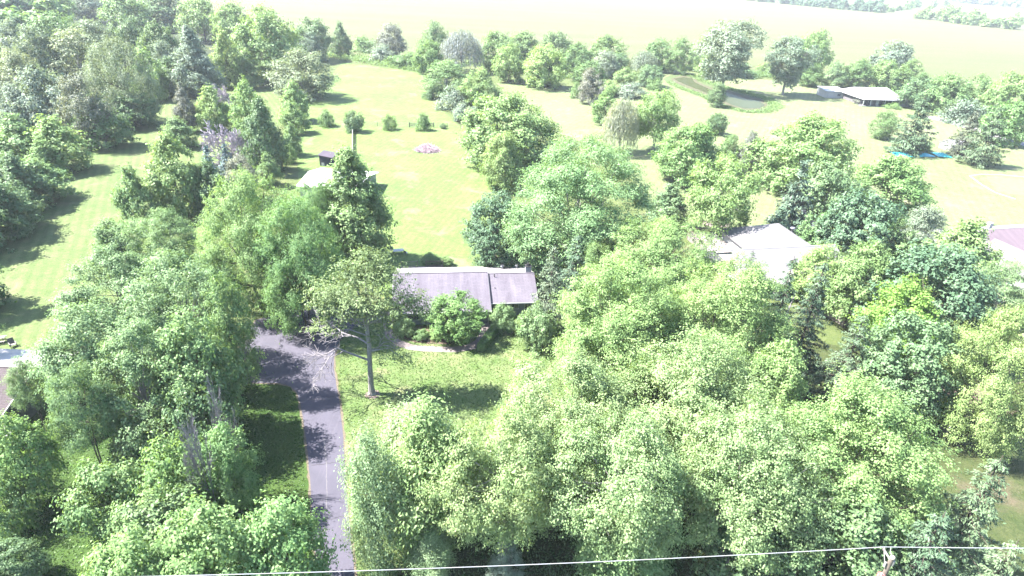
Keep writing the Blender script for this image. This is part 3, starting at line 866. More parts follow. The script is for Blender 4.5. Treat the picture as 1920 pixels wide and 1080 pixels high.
m = MB(); m.tube([(20.6, 13.2, 3.2), (20.6, 13.2, 3.75)], .18, 10); m.tube([(20.6, 13.2, 3.75), (20.6, 13.2, 3.95)], [.36, .25], 10); m.build('roof_vent', METAL, H1_)

def railing(name, label, x0, y0, x1, y1, z, h=1.0, gap=.30, group=None, mat=None, cat='railing'):
    """a deck railing: posts, two rails and separate balusters"""
    L = math.hypot(x1 - x0, y1 - y0)
    t = thing(name, label, cat, (x0, y0, z), math.atan2(y1 - y0, x1 - x0), group)
    mt = mat or WOOD
    k = max(1, round(L / 2.4))
    pm = MB().box(-.06, -.06, -z if z < 1.2 else -1.2, .06, .06, h + .12).mesh('post')
    pm.materials.append(mt)
    for i in range(k + 1):
        o = bpy.data.objects.new('post', pm); C.objects.link(o); o.parent = t; o.location = (L * i / k, 0, 0)
    MB().box(.06, -.05, h - .05, L - .06, .05, h).build('top_rail', mt, t)
    MB().box(.06, -.03, .12, L - .06, .03, .19).build('bottom_rail', mt, t)
    bm_ = MB().box(-.02, -.02, .19, .02, .02, h - .05).mesh('baluster')
    bm_.materials.append(mt)
    nb_ = int(L / gap)
    for i in range(1, nb_):
        if min(abs(i * L / nb_ - L * j / k) for j in range(k + 1)) < .12: continue
        o = bpy.data.objects.new('baluster', bm_); C.objects.link(o); o.parent = t; o.location = (i * L / nb_, 0, 0)
    return t

ca, sa = math.cos(R(8)), math.sin(R(8))
def loc1(x, y): return (-17.9 + x * ca - y * sa, 79.3 + x * sa + y * ca)
a, b = loc1(.6, 19.2), loc1(3.5, 19.2)
dk = thing('deck', 'low wooden deck hidden behind the ranch house roof ridge', 'deck', (*loc1(.4, 15.6), 0), R(8))
pl = MB().box(0, 0, .96, 7.6, .145, 1.0).mesh('plank'); pl.materials.append(WOOD)
for i in range(24):
    o = bpy.data.objects.new('plank', pl); C.objects.link(o); o.parent = dk; o.location = (0, i * .155, 0)
MB().box(.1, .05, 0, 7.5, 3.6, .95).build('deck_base', WOODGREY, dk)
railing('railing', 'left brown railing section of the deck behind the ranch house', *a, *b, 1.0, 1.0, .28, 'deck railings behind the house')
a, b = loc1(5.0, 19.2), loc1(8.0, 19.2)
railing('railing', 'right brown railing section of the deck, beside the flower bed', *a, *b, 1.0, 1.0, .28, 'deck railings behind the house')
pt = thing('patio_table', 'grey metal patio table on the back lawn beyond the deck', 'table', (-21.9, 106.0, 0), .3)
MB().box(-1.0, -.6, .70, 1.0, .6, .75).build('table_top', METAL, pt)
for sx in (-.85, .85):
    for sy in (-.5, .5): MB().tube([(sx, sy, .7), (sx * 1.05, sy * 1.05, 0)], .03, 5).build('leg', METAL, pt)
for k_, (px_, py_, rz_, wd) in enumerate(((-23.3, 106.6, .4, 'left'), (-20.4, 105.6, 2.6, 'right'))):
    pc = thing('patio_chair', 'grey metal patio chair at the %s end of the patio table' % wd, 'chair', (px_, py_, 0), rz_, 'patio chairs')
    MB().box(-.27, -.27, .42, .27, .27, .46).build('seat', METAL, pc)
    MB().prism([(-.27, .24, .46), (.27, .24, .46), (.27, .36, 1.0), (-.27, .36, 1.0)], (0, .03, 0)).build('backrest', METAL, pc)
    for sx in (-.24, .24):
        for sy in (-.24, .24): MB().tube([(sx, sy, .42), (sx, sy, 0)], .02, 5).build('leg', METAL, pc)
# clipped hedge along the walk
def hedge(name, label, x0, y0, x1, y1, wd, h, colour):
    rng = np.random.default_rng(9)
    L = math.hypot(x1 - x0, y1 - y0)
    k = 5200
    u = rng.uniform(-1, 1, (k, 3))
    ax = rng.integers(0, 3, k)
    sg = np.where(rng.uniform(size=k) < .5, -1.0, 1.0)
    for i in range(3):
        sel = ax == i
        u[sel, i] = sg[sel] if i != 2 else 1.0
    nrm = np.zeros((k, 3)); nrm[np.arange(k), ax] = np.where(ax == 2, 1, sg)
    e = np.abs(u) ** 6
    r_ = e.sum(1) ** (-1 / 6)
    p = u * r_[:, None] * np.array([L / 2, wd / 2, h / 2]) + np.array([0, 0, h / 2]) + rng.normal(size=(k, 3)) * .05
    me = leaf_mesh('foliage', p, nrm + np.array([0, 0, .3]) + rng.normal(size=(k, 3)) * .5, rng.uniform(.12, .22, k), rng.uniform(.08, .14, k), rng.uniform(0, 1, k), rng)
    t = thing(name, label, 'hedge', ((x0 + x1) / 2, (y0 + y1) / 2, 0), math.atan2(y1 - y0, x1 - x0))
    link('foliage', me, t, LEAF[colour])
    MB().box(-L / 2 + .15, -wd / 2 + .15, 0, L / 2 - .15, wd / 2 - .15, h - .15).build('stems', BARK, t)
    return t
hedge('hedge', 'clipped bright green hedge curving beside the front walk', -4.2, 74.0, -2.3, 79.8, 1.25, 1.05, 'magnolia')

# house at the bottom left
H2_ = thing('tan_roof_house', 'house with tan shingle roof cut by the left frame edge', 'house', (-75.0, 0, 0), 0)
def rel(m_, name, mat, h): return m_.build(name, mat, h)
m = gable_walls(.5, 18.6, 50.8, 65.2, 2.6, 5.0, 58.4); rel(m, 'wall', SIDING_G, H2_)
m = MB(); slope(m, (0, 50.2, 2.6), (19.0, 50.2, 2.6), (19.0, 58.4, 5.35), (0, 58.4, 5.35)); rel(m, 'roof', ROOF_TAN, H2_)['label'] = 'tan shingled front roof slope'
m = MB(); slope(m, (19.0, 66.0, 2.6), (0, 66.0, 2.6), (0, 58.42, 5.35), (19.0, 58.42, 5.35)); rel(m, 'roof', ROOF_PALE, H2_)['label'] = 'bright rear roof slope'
m = gable_walls(38.5, 52.0, 5.5, 20.2, 2.5, 4.6, 13.0, 'y'); rel(m, 'wall', SIDING_G, H2_)
m = MB(); slope(m, (20.8, 38.0, 2.5), (20.8, 52.3, 2.5), (13.0, 55.2, 4.95), (13.0, 38.0, 4.95)); rel(m, 'roof', ROOF_TAN, H2_)['label'] = 'tan front wing roof slope'
m = MB(); slope(m, (5.0, 55, 2.5), (5.0, 38.0, 2.5), (12.98, 38.0, 4.95), (12.98, 55.2, 4.95)); rel(m, 'roof', ROOF_TAN, H2_)
m = MB(); m.tube([(13, 38, 4.97), (13, 55.2, 4.97)], .1, 6); m.tube([(0, 58.41, 5.36), (19, 58.41, 5.36)], .1, 6); rel(m, 'ridge_cap', ROOF_TAN, H2_)
m = MB(); m.box(20.81, 38, 2.3, 20.94, 52.2, 2.5); rel(m, 'gutter', TRIM, H2_)
m = MB(); m.prism([(19.003, 50.1, 2.38), (19.003, 58.4, 5.12), (19.003, 58.4, 5.38), (19.003, 50.1, 2.64)], (.08, 0, 0)); m.prism([(19.003, 66.1, 2.38), (19.003, 58.41, 5.12), (19.003, 58.41, 5.38), (19.003, 66.1, 2.64)], (.08, 0, 0)); rel(m, 'gable_fascia', TRIM, H2_)
window(H2_, 41, 43, .9, 2.0, 20.2, 'x', 1); window(H2_, 46, 48, .9, 2.0, 20.2, 'x', 1); window(H2_, 60, 62, .9, 2.0, 18.6, 'x', 1)
pc = thing('lawn_chair', 'purplish wooden lawn chair behind the house with tan roof', 'chair', (-69.0, 70.2, 0), .9)
MB().box(-.35, -.35, .38, .35, .3, .43).build('seat', WOODGREY, pc)
MB().prism([(-.35, .28, .43), (.35, .28, .43), (.35, .62, 1.15), (-.35, .62, 1.15)], (0, .04, 0)).build('backrest', WOODGREY, pc)
for sx in (-.36, .36):
    MB().box(sx - .05, -.38, .62, sx + .05, .4, .66).build('armrest', WOODGREY, pc)
    MB().box(sx - .03, -.36, 0, sx + .03, -.29, .62).build('leg', WOODGREY, pc)
    MB().box(sx - .03, .25, 0, sx + .03, .32, .62).build('leg', WOODGREY, pc)
pc = thing('picnic_table', 'dark wooden picnic table behind the house with tan roof', 'table', (-71.8, 71.0, 0), .5)
MB().box(-1.0, -.4, .72, 1.0, .4, .77).build('table_top', WOODGREY, pc)
for sy in (-.75, .75): MB().box(-1.0, sy - .14, .42, 1.0, sy + .14, .46).build('seat', WOODGREY, pc)
for sx in (-.75, .75): MB().tube([(sx, -.75, 0), (sx, -.2, .72)], .05, 4).tube([(sx, .75, 0), (sx, .2, .72)], .05, 4).build('leg', WOODGREY, pc)

# white-roofed house right of the front grove
H3_ = thing('white_roof_house', 'house with big white roof and hipped rear wing behind the maples', 'house', (39.4, 101.0, 0), R(12))
m = gable_walls(-.1, 20.2, -6.2, 5.2, 3.0, 5.6, 0); m.build('wall', SIDING_W, H3_)
m = MB(); slope(m, (-.6, -7, 3.0), (20.6, -7, 3.0), (20.6, 0, 6.0), (-.6, 0, 6.0)); m.build('roof', ROOF_WHITE, H3_)
m = MB(); slope(m, (20.6, 6, 3.2), (-.6, 6, 3.2), (-.6, .02, 6.0), (20.6, .02, 6.0)); m.build('roof', ROOF_WHITE, H3_)
m = MB(); m.tube([(-.6, .01, 6.02), (20.6, .01, 6.02)], .09, 6); m.build('ridge_cap', TRIM, H3_)
# hipped rear wing
m = MB(); m.box(6.6, 5.21, -.1, 20.0, 15.2, 3.0); m.build('wall', SIDING_W, H3_)
m = MB(); m.prism([(6, 3.2, 3.2), (20.6, 3.2, 3.2), (15.2, 10.2, 6.4)], (0, 0, -.15)); m.prism([(20.6, 16, 3.2), (6, 16, 3.2), (15.2, 10.2, 6.4)], (0, 0, -.15)); m.prism([(6, 16, 3.2), (6, 3.2, 3.2), (15.2, 10.2, 6.4)], (0, 0, -.15)); m.prism([(20.6, 3.2, 3.2), (20.6, 16, 3.2), (15.2, 10.2, 6.4)], (0, 0, -.15)); m.build('hip_roof', ROOF_WHITE, H3_)
m = MB(); m.tube([(17.2, 8.4, 4.6), (17.2, 8.4, 6.0)], .16, 8); m.build('vent_pipe', METAL, H3_)
m = MB(); m.tube([(17.2, 8.4, 6.0), (17.2, 8.4, 6.16)], [.5, .42], 12); m.build('vent_cap', plain('turbine_grey', (.33, .32, .40), .5, .1), H3_)
# front gable
m = MB(); m.prism([(4.6, -8.6, 2.4), (9.6, -8.6, 2.4), (9.6, -8.6, 2.9), (7.1, -8.6, 4.4), (4.6, -8.6, 2.9)], (0, 4.6, 0)); m.box(4.6, -8.59, -.1, 9.6, -6.3, 2.39); m.build('gable_wall', SIDING_G, H3_)
m = MB(); slope(m, (4.1, -9.0, 2.75), (4.1, -3.0, 2.75), (7.1, -3.0, 4.7), (7.1, -9.0, 4.7)); slope(m, (10.1, -3, 2.75), (10.1, -9, 2.75), (7.1, -9, 4.7), (7.1, -3, 4.7)); m.build('gable_roof', ROOF_WHITE, H3_)
window(H3_, 6.2, 8.0, 1.0, 2.2, -8.6); window(H3_, 13, 15, 1.0, 2.2, -6.2)
m = MB(); m.box(-2.6, 1.5, 2.9, -.15, 6.0, 3.05); m.tube([(-2.4, 5.8, 0), (-2.4, 5.8, 2.9)], .08, 6); m.build('flat_canopy', FASCIA, H3_)
c3, s3 = math.cos(R(12)), math.sin(R(12))
def loc3(x, y): return (39.4 + x * c3 - y * s3, 101.0 + x * s3 + y * c3)
dk = thing('deck', 'pale raised deck behind the white-roofed house', 'deck', (*loc3(.6, 6.3), 0), R(12))
pl = MB().box(0, 0, 1.3, 5.9, .19, 1.34).mesh('plank'); pl.materials.append(plain('deck_pale', (.60, .52, .50), .8, .1, 3))
for i in range(62):
    o = bpy.data.objects.new('plank', pl); C.objects.link(o); o.parent = dk; o.location = (0, i * .2, 0)
MB().box(.1, .05, 0, 5.8, 12.3, 1.29).build('deck_base', WOODGREY, dk)
a, b = loc3(10.5, 18.8), loc3(.7, 18.5)
railing('railing', 'brown rear railing of the pale deck behind the white-roofed house', *a, *b, 1.34, 1.0, .3, 'railings of the pale deck')
a, b = loc3(.7, 18.4), loc3(.65, 10.2)
railing('railing', 'brown side railing of the pale deck, above the stairs', *a, *b, 1.34, 1.0, .3, 'railings of the pale deck')
st = thing('deck_stairs', 'pale wooden steps going down from the raised deck', 'stairs', (*loc3(-1.6, 8.2), 0), R(12))
for i in range(5):
    MB().box(i * .42, 0, .18 + i * .23, i * .42 + .46, 1.9, .24 + i * .23).build('tread', plain('tread_pale', (.58, .5, .48), .8, .1), st)
for yy in (-.08, 1.92): MB().prism([(-.1, yy, 0), (.25, yy, 0), (2.2, yy, 1.05), (2.2, yy, 1.3), (1.9, yy, 1.3)], (0, .06, 0)).build('stringer', TRIM, st)
fp = thing('fire_pit', 'round pale stone fire pit on the lawn beside the mulch ring tree', 'fire pit', (53.5, 138.1, 0))
rng_ = random.Random(4)
sm = MB().box(-.26, -.17, 0, .26, .17, .42).mesh('stone'); sm.materials.append(plain('pit_stone', (.58, .53, .52), .9, .12, 2))
for i in range(14):
    an = 2 * PI * i / 14
    o = bpy.data.objects.new('stone', sm); C.objects.link(o); o.parent = fp
    o.location = (1.25 * math.cos(an), 1.25 * math.sin(an), -.02 * rng_.random()); o.rotation_euler = (0, 0, an + PI / 2)
MB().tube([(0, 0, .0), (0, 0, .09)], 1.08, 14).build('ash_bed', plain('ash', (.16, .15, .15), .95, .2), fp)

# pink-roofed house at the right edge
H4_ = thing('pink_roof_house', 'house with pinkish hipped roof cut by the right frame edge', 'house', (93.0, 117.0, 0), R(14))
m = MB(); m.box(-2.4, -6.2, -.1, 24, 6.2, 3.0); m.build('wall', SIDING_W, H4_)
m = MB(); m.prism([(-3.2, -7, 3.0), (25, -7, 3.0), (25, 0, 5.6), (3.2, 0, 5.6)], (0, 0, -.15)); m.build('roof', ROOF_PINK, H4_)['label'] = 'pinkish front roof slope'
m = MB(); m.prism([(25, 7, 3.0), (-3.2, 7, 3.0), (3.2, .02, 5.6), (25, .02, 5.6)], (0, 0, -.15)); m.prism([(-3.2, 7, 2.99), (-3.2, -7, 2.99), (3.17, .01, 5.59)], (0, 0, -.15)); m.build('hip_roof', ROOF_WHITE, H4_)
m = MB(); m.tube([(3.2, .01, 5.62), (25, .01, 5.62)], .09, 6); m.build('ridge_cap', TRIM, H4_)
m = MB(); m.box(-3.0, -17, -.1, 6.0, -6.21, 2.9); m.build('wall', SIDING_W, H4_)
m = MB(); m.prism([(-3.8, -17.6, 2.9), (-3.8, -4.6, 2.9), (1.6, -3.4, 5.2), (1.6, -17.6, 5.2)], (0, 0, -.15)); m.prism([(7.0, -4.6, 2.9), (7.0, -17.6, 2.9), (1.62, -17.6, 5.2), (1.62, -3.4, 5.2)], (0, 0, -.15)); m.build('wing_roof', shingles('roof_pale_pink', (.098, .085, .090), .07, None, .6, spec=.5), H4_)
m = MB(); m.tube([(1.6, -10.5, 4.9), (1.6, -10.5, 5.6)], .12, 8); m.build('vent_pipe', TRIM, H4_)
m = MB(); m.box(5.6, 1.6, 4.6, 6.4, 2.4, 6.2); m.build('chimney', TRIM, H4_)

# white porch house far right
H5_ = thing('porch_house', 'white house with dark front porch beyond the meadow', 'house', (149.4, 277.0, 0), R(6))
m = MB(); m.box(1.2, 3.4, -.1, 17.6, 18.5, 3.2); m.build('wall', SIDING_B, H5_)
m = MB(); slope(m, (0, 0, 3.0), (19.2, 0, 3.0), (17.6, 12, 6.2), (1.4, 12, 6.2)); slope(m, (18.8, 22, 3.2), (0, 22, 3.2), (1.4, 12.03, 6.2), (17.6, 12.03, 6.2)); m.prism([(19.2, 0, 2.99), (18.8, 22, 2.99), (17.63, 12, 6.18)], (0, 0, -.15)); m.prism([(0, 22, 2.99), (0, 0, 2.99), (1.37, 12, 6.18)], (0, 0, -.15)); m.build('roof', ROOF_BRIGHT, H5_)
for i in range(6): MB().box(.3 + i * 3.3, .3, 0, .55 + i * 3.3, .55, 2.84).build('porch_post', TRIM, H5_)
MB().box(.1, .2, -.05, 17.8, 3.39, .25).build('porch_floor', SIDING_G, H5_)
window(H5_, 4.6, 6.4, 1.0, 2.4, 3.4); window(H5_, 11.6, 13.6, 1.0, 2.4, 3.4)
MB().box(8.2, 3.3, .25, 9.6, 3.43, 2.6).build('door', TRIM, H5_)
MB().box(17.7, 1.0, -.1, 22.4, 8.0, 2.6).build('side_wing', SIDING_W, H5_)
MB().prism([(17.5, .6, 2.62), (22.8, .6, 2.62), (22.8, 8.4, 3.3), (17.5, 8.4, 3.3)], (0, 0, -.14)).build('side_wing_roof', ROOF_WHITE, H5_)
H6_ = thing('white_outbuilding', 'low white outbuilding left of the porch house', 'shed', (140.6, 294.4, 0), R(2))
MB().box(0, 0, -.1, 9.2, 9.0, 3.1).build('wall', SIDING_W, H6_)
MB().prism([(-.4, -.4, 3.1), (9.6, -.4, 3.1), (9.6, 9.4, 3.7), (-.4, 9.4, 3.7)], (0, 0, -.14)).build('roof', ROOF_BRIGHT, H6_)
MB().box(1.2, -.06, .0, 3.6, .02, 2.3).build('door', TRIM, H6_)
window(H6_, 5.4, 7.0, 1.0, 2.0, 0.0)
# barn, run-in shed
B1_ = thing('barn', 'barn with plain white roof beside the tall dark tree', 'barn', (-50.2, 133.4, 0), R(-6))
gable_walls(.5, 14.2, .5, 13.6, 2.9, 4.0, 7).build('wall', SIDING_W, B1_)
m = MB(); slope(m, (0, 0, 3.0), (14.8, 0, 3.0), (14.8, 7, 4.25), (0, 7, 4.25)); slope(m, (14.8, 14.2, 3.0), (0, 14.2, 3.0), (0, 7.02, 4.25), (14.8, 7.02, 4.25)); m.build('roof', plain('barn_roof_white', (.80, .79, .80), .5, .03, .6, .5, k=.6), B1_)
MB().box(5, .42, 0, 8.4, .52, 2.7).build('door', SIDING_G, B1_)
S1_ = thing('run_in_shed', 'small dark shed with purplish lean-to roof beside the rail fence', 'shed', (-52.6, 158.7, 0), R(-8))
MB().prism([(0, 0, -.05), (3.6, 0, -.05), (3.6, 0, 2.3), (0, 0, 2.75)], (0, 3.2, 0)).build('wall', plain('shed_dark', (.11, .10, .13), .8, .15), S1_)
MB().prism([(-.25, -.3, 2.82), (3.9, -.3, 2.36), (3.9, 3.6, 2.66), (-.25, 3.6, 3.12)], (0, 0, .14)).build('roof', ROOF_PURPLE, S1_)
MB().box(.5, -.05, 0, 1.3, .02, .9).build('door', TRIM, S1_)
S2_ = thing('white_shed', 'small white gabled shed between the two big meadow pines', 'shed', (143.6, 204.0, 0), R(20))
gable_walls(.2, 7.0, .2, 4.8, 1.9, 3.2, 2.5).build('wall', SIDING_W, S2_)
m = MB(); slope(m, (0, 0, 1.9), (7.2, 0, 1.9), (7.2, 2.5, 3.3), (0, 2.5, 3.3), .1); slope(m, (7.2, 5, 1.9), (0, 5, 1.9), (0, 2.52, 3.3), (7.2, 2.52, 3.3), .1); m.build('roof', plain('shed_roof_white', (.78, .77, .80), .5, .03), S2_)
MB().box(2.6, .14, 0, 4.4, .21, 1.7).build('door', SIDING_G, S2_)
S3_ = thing('small_white_roof', 'scrap of white shed roof showing between the dark spruces', 'shed', (53.6, 85.6, 0), R(25))
gable_walls(.2, 4.2, .2, 5.2, 2.3, 3.4, 2.7).build('wall', plain('shed_tan', (.55, .47, .42), .7, .1), S3_)
m = MB(); slope(m, (0, 0, 2.3), (4.4, 0, 2.3), (4.4, 2.7, 3.6), (0, 2.7, 3.6), .1); slope(m, (4.4, 5.4, 2.3), (0, 5.4, 2.3), (0, 2.72, 3.6), (4.4, 2.72, 3.6), .1); m.build('roof', ROOF_WHITE, S3_)
# blue tarps
TARP = plain('blue_tarp', (.06, .80, 1.0), .45, .12, .6, .4)
TARPL = plain('light_blue_tarp', (.08, .95, 1.0), .45, .1, .6, .4)
for k_, (x_, y_, sx, lab, mt) in enumerate(((123.4, 196.8, 3.0, 'leftmost blue tarp on the meadow, partly behind the bright maple', TARP), (130.2, 197.8, 2.9, 'middle blue tarp on the meadow, below the broad pine', TARP), (136.8, 198.2, 2.2, 'light blue tarp nearest the small white shed', TARPL))):
    rng = random.Random(k_ + 3)
    mb = MB()
    G = 9
    hh = [[(.75 * math.exp(-((i - 4 + rng.uniform(-1, 1)) / 2.4) ** 2 - ((j - 4) / 2.4) ** 2) + rng.uniform(0, .12) + .07) for j in range(G)] for i in range(G)]
    for i in range(G - 1):
        for j in range(G - 1):
            mb.poly([((i / (G - 1) - .5) * 2 * sx, (j / (G - 1) - .5) * 5.4, hh[i][j]), (((i + 1) / (G - 1) - .5) * 2 * sx, (j / (G - 1) - .5) * 5.4, hh[i + 1][j]), (((i + 1) / (G - 1) - .5) * 2 * sx, ((j + 1) / (G - 1) - .5) * 5.4, hh[i + 1][j + 1]), ((i / (G - 1) - .5) * 2 * sx, ((j + 1) / (G - 1) - .5) * 5.4, hh[i][j + 1])])
    o = mb.build('tarp', mt); o.location = (x_, y_, .06); o.rotation_euler = (0, 0, rng.uniform(-.2, .2))
    tag(o, lab, 'tarp', 'blue tarps on the meadow')
# fences
def post_wire_fence(name, label, x0, y0, x1, y1, step, h, mat, skip=None, wires=3):
    L = math.hypot(x1 - x0, y1 - y0)
    t = thing(name, label, 'fence', (x0, y0, 0), math.atan2(y1 - y0, x1 - x0))
    pm = MB().tube([(0, 0, -.2), (0, 0, h)], .085, 6).mesh('post'); pm.materials.append(mat)
    k = int(L / step)
    for i in range(k + 1):
        o = bpy.data.objects.new('post', pm); C.objects.link(o); o.parent = t; o.location = (L * i / k, 0, 0)
    m = MB()
    for j in range(wires): m.tube([(0, .09, h * (.3 + .3 * j)), (L, .09, h * (.3 + .3 * j))], .02, 4)
    m.build('wire', METAL, t)
    return t
post_wire_fence('wire_fence', 'left stretch of the post and wire cross fence, up to the wooden gate', -73, 202.6, -36.5, 204.5, 4.6, 1.5, WOODGREY)
post_wire_fence('wire_fence', 'right stretch of the cross fence, from the wooden gate to the hedge', -28.4, 206.0, -19.5, 207.0, 3.0, 1.5, WOODGREY)
gt = thing('farm_gate', 'wooden double farm gate in the cross fence between two saplings', 'gate', (-36.4, 204.6, 0), math.atan2(1.4, 8.0))
for i in range(5):
    MB().box(.1, -.04, .35 + i * .25, 3.9, .04, .46 + i * .25).build('rail', WOODGREY, gt)
    MB().box(4.1, -.04, .35 + i * .25, 7.9, .04, .46 + i * .25).build('rail', WOODGREY, gt)
for x_ in (0, 4.0, 8.0): MB().tube([(x_, 0, -.2), (x_, 0, 1.9)], .11, 6).build('post', WOODGREY, gt)
for x_ in (.1, 4.1): MB().prism([(x_, -.07, .4), (x_ + .15, -.07, .35), (x_ + 3.8, -.07, 1.35), (x_ + 3.65, -.07, 1.4)], (0, .03, 0)).build('brace', WOODGREY, gt)
# pale rail fence running towards the barn
fx0, fy0, fx1, fy1 = -54.0, 199.4, -46.2, 168.0
L_ = math.hypot(fx1 - fx0, fy1 - fy0)
rf = thing('rail_fence', 'pale three-rail fence running from the cross fence towards the barn', 'fence', (fx0, fy0, 0), math.atan2(fy1 - fy0, fx1 - fx0))
pm = MB().box(-.11, -.11, -.2, .11, .11, 1.5).mesh('post'); pm.materials.append(plain('fence_pale', (.62, .58, .56), .8, .1))
rm = MB().box(.06, -.07, -.10, L_ / 12 - .06, .07, .10).mesh('rail'); rm.materials.append(pm.materials[0])
for i in range(13):
    o = bpy.data.objects.new('post', pm); C.objects.link(o); o.parent = rf; o.location = (L_ * i / 12, 0, 0)
    if i < 12:
        for z_ in (.45, .9, 1.35):
            o = bpy.data.objects.new('rail', rm); C.objects.link(o); o.parent = rf; o.location = (L_ * i / 12, 0, z_)
# brush pile
rng = random.Random(12)
for_pile = MB()
for i in range(620):
    a_, q_ = rng.uniform(0, 2 * PI), math.sqrt(rng.random())
    x_, y_ = math.cos(a_) * q_ * 3.5, math.sin(a_) * q_ * 2.9
    z_ = 1.9 * (1 - q_ ** 1.6) * rng.uniform(.3, 1) + .1
    d_ = Vector((rng.gauss(0, 1), rng.gauss(0, 1), rng.gauss(0.1, .4))).normalized() * rng.uniform(.5, 1.2)
    p_ = Vector((x_, y_, z_))
    q2 = p_ - d_; q2.z = max(q2.z, .03)
    q3 = p_ + d_; q3.z = max(q3.z, .03)
    for_pile.tube([q2, p_, q3], [.05, .06, .025], 4, False)
o = for_pile.build('brush_pile', plain('cut_branches', (.33, .25, .275), .9, .3, 2, .2, k=.85)); o.location = (-26.6, 177.6, 0)
tag(o, 'pinkish heap of cut branches on the mown back lawn', 'brush pile')
bk = MB().tube([(0, 0, 0), (0, 0, .55)], [.22, .28], 12).build('bucket', WHITEPAINT)
bk.location = (-129.0, 194.6, .02); tag(bk, 'tiny white bucket in the shade of the grass lane', 'bucket')
# thin pole on the right lawn
fl = thing('lawn_pole', 'thin pale pole standing on the shaded lawn at the right', 'pole', (52.4, 57.3, 0))
MB().tube([(0, 0, -.2), (0, 0, 3.4)], [.045, .035], 6).build('shaft', METAL, fl)
MB().tube([(0, 0, 3.4), (0, 0, 3.52)], .075, 8).build('knob', TRIM, fl)

dt = thing('dead_tree', 'pale bare dead trunk leaning beside the tall dark spruce pair', 'dead tree', (37.6, 74.0, 0))
MB().tube([(0, 0, -.3), (.2, 0, 3.5), (.5, .2, 7.0), (.9, .3, 10.2), (1.1, .4, 11.6)], [.24, .2, .16, .09, .03], 8).build('trunk', BARK_DEAD, dt)
for z_, dx, dz in ((6.2, -1.3, .6), (7.6, 1.2, .9), (8.8, -1.1, .8), (9.6, .9, .7)):
    MB().tube([(.05 * z_, .1, z_), (.05 * z_ + dx * .6, -.3, z_ + dz * .5), (.05 * z_ + dx, -.6, z_ + dz)], [.06, .04, .02], 5).build('branch', BARK_DEAD, dt)

# utility pole and wire along the road
POLEW = plain('pole_wood', (.33, .27, .22), .9, .2, 3, bumps=.4)
UP = thing('utility_pole', 'wooden utility pole with pale bracket and red cutout under the wire', 'utility pole', (28.35, 30.6, 0))
MB().tube([(0, 0, -.5), (0, 0, 13.0)], [.21, .155], 12).build('shaft', POLEW, UP)
MB().tube([(0, 0, 13.0), (0, 0, 13.12)], [.19, .15], 12).build('pole_cap', plain('pole_cap_pale', (.62, .55, .47), .7, .1), UP)
ARM = plain('bracket_pale', (.62, .58, .55), .5, .1)
MB().tube([(-.1, 0, 12.8), (-.42, .52, 13.22)], .075, 8).build('bracket_arm', ARM, UP)
MB().tube([(-.42, .52, 13.22), (-.45, .54, 13.42)], [.12, .06], 8).build('insulator', plain('insulator_pink', (.62, .50, .47), .4, .05), UP)
MB().tube([(-.40, .45, 13.1), (-.36, .1, 12.55), (-.3, 0, 12.1)], .03, 6).build('brace', ARM, UP)
MB().tube([(-.3, 0, 12.1), (-.3, 0, 12.5)], [.1, .07], 8).build('insulator', ARM, UP)
MB().tube([(.14, -.06, 12.75), (.16, -.08, 12.3)], [.12, .1], 8).build('insulator', ARM, UP)
MB().tube([(.12, 0, 13.0), (.0, .35, 13.1), (.05, .58, 13.45)], .022, 6).build('jumper_wire', ARM, UP)
MB().tube([(-.35, -.16, 10.75), (-.35, -.16, 11.35)], [.25, .27], 12).build('transformer', plain('transformer_red', (.55, .20, .17), .6, .15), UP)
MB().tube([(-.35, -.16, 11.35), (-.35, -.16, 11.5)], [.1, .06], 8).build('bushing', ARM, UP)
for dx in (-.22, 0, .16):
    MB().tube([(-.35 + dx, -.16, 11.4), (-.5 + dx, -.30, 11.0), (-.6 + dx, -.40, 10.1)], .024, 6).build('lead_wire', WHITEPAINT, UP)
WIREM = plain('bare_aluminium_wire', (.80, .80, .82), .35, .03, 1, .5, .35)
def wire(name, label, p, q, sag, rad=.029):
    p, q = Vector(p), Vector(q)
    pts = []
    for i in range(41):
        t = i / 40
        a_ = p.lerp(q, t); a_.z -= sag * 4 * t * (1 - t)
        pts.append(a_)
    return tag(MB().tube(pts, rad, 6).build(name, WIREM), label, 'wire', 'overhead wires')
wire('overhead_wire', 'long pale overhead wire left of the utility pole, along the bottom edge', (27.9, 31.14, 13.45), (-46.0, 25.1, 12.9), .75)
wire('overhead_wire', 'short pale overhead wire from the utility pole to the right frame edge', (27.9, 31.14, 13.45), (70.0, 33.6, 13.3), .25)

# ------------------------------------------------------------------ the front yard locust with its trunk and dead limbs
T1 = thing('locust_tree', 'sparse tree with bare trunk and dead lower limbs beside the driveway', 'tree', (-17.5, 63.3, 0))
tm = MB()
tm.tube([(0, 0, -.3), (0, 0, .25), (-.05, 0, 1.2), (0, .1, 4.0), (.1, .2, 7.5), (-.05, .3, 10.5), (-.6, .5, 13.5), (-1.0, .6, 16.0)], [.72, .46, .37, .31, .28, .24, .17, .08], 10)
for e in [(-4.6, -1, 13.6), (-3.0, 1.4, 15.6), (-.2, -1.5, 15.8), (2.2, .8, 15.4), (3.9, 0, 13.6), (5.6, 1.0, 11.6), (1.2, 2, 17.6), (-2.0, -1, 12.6), (.5, 0, 18.4)]:
    s = Vector((-.1, .3, 9.2 + .25 * abs(e[0])))
    e = Vector(e)
    tm.tube([s, s.lerp(e, .5) + Vector((0, 0, -.5)), e], [.15, .10, .03], 6)
tm.tube([(.05, .2, 6.4), (1.4, 0, 6.9), (2.6, -.2, 7.3), (3.8, -.3, 6.2)], [.12, .09, .06, .02], 6)
tm.build('trunk', BARK_GREY, T1)
rng = np.random.default_rng(77)
dm = MB()
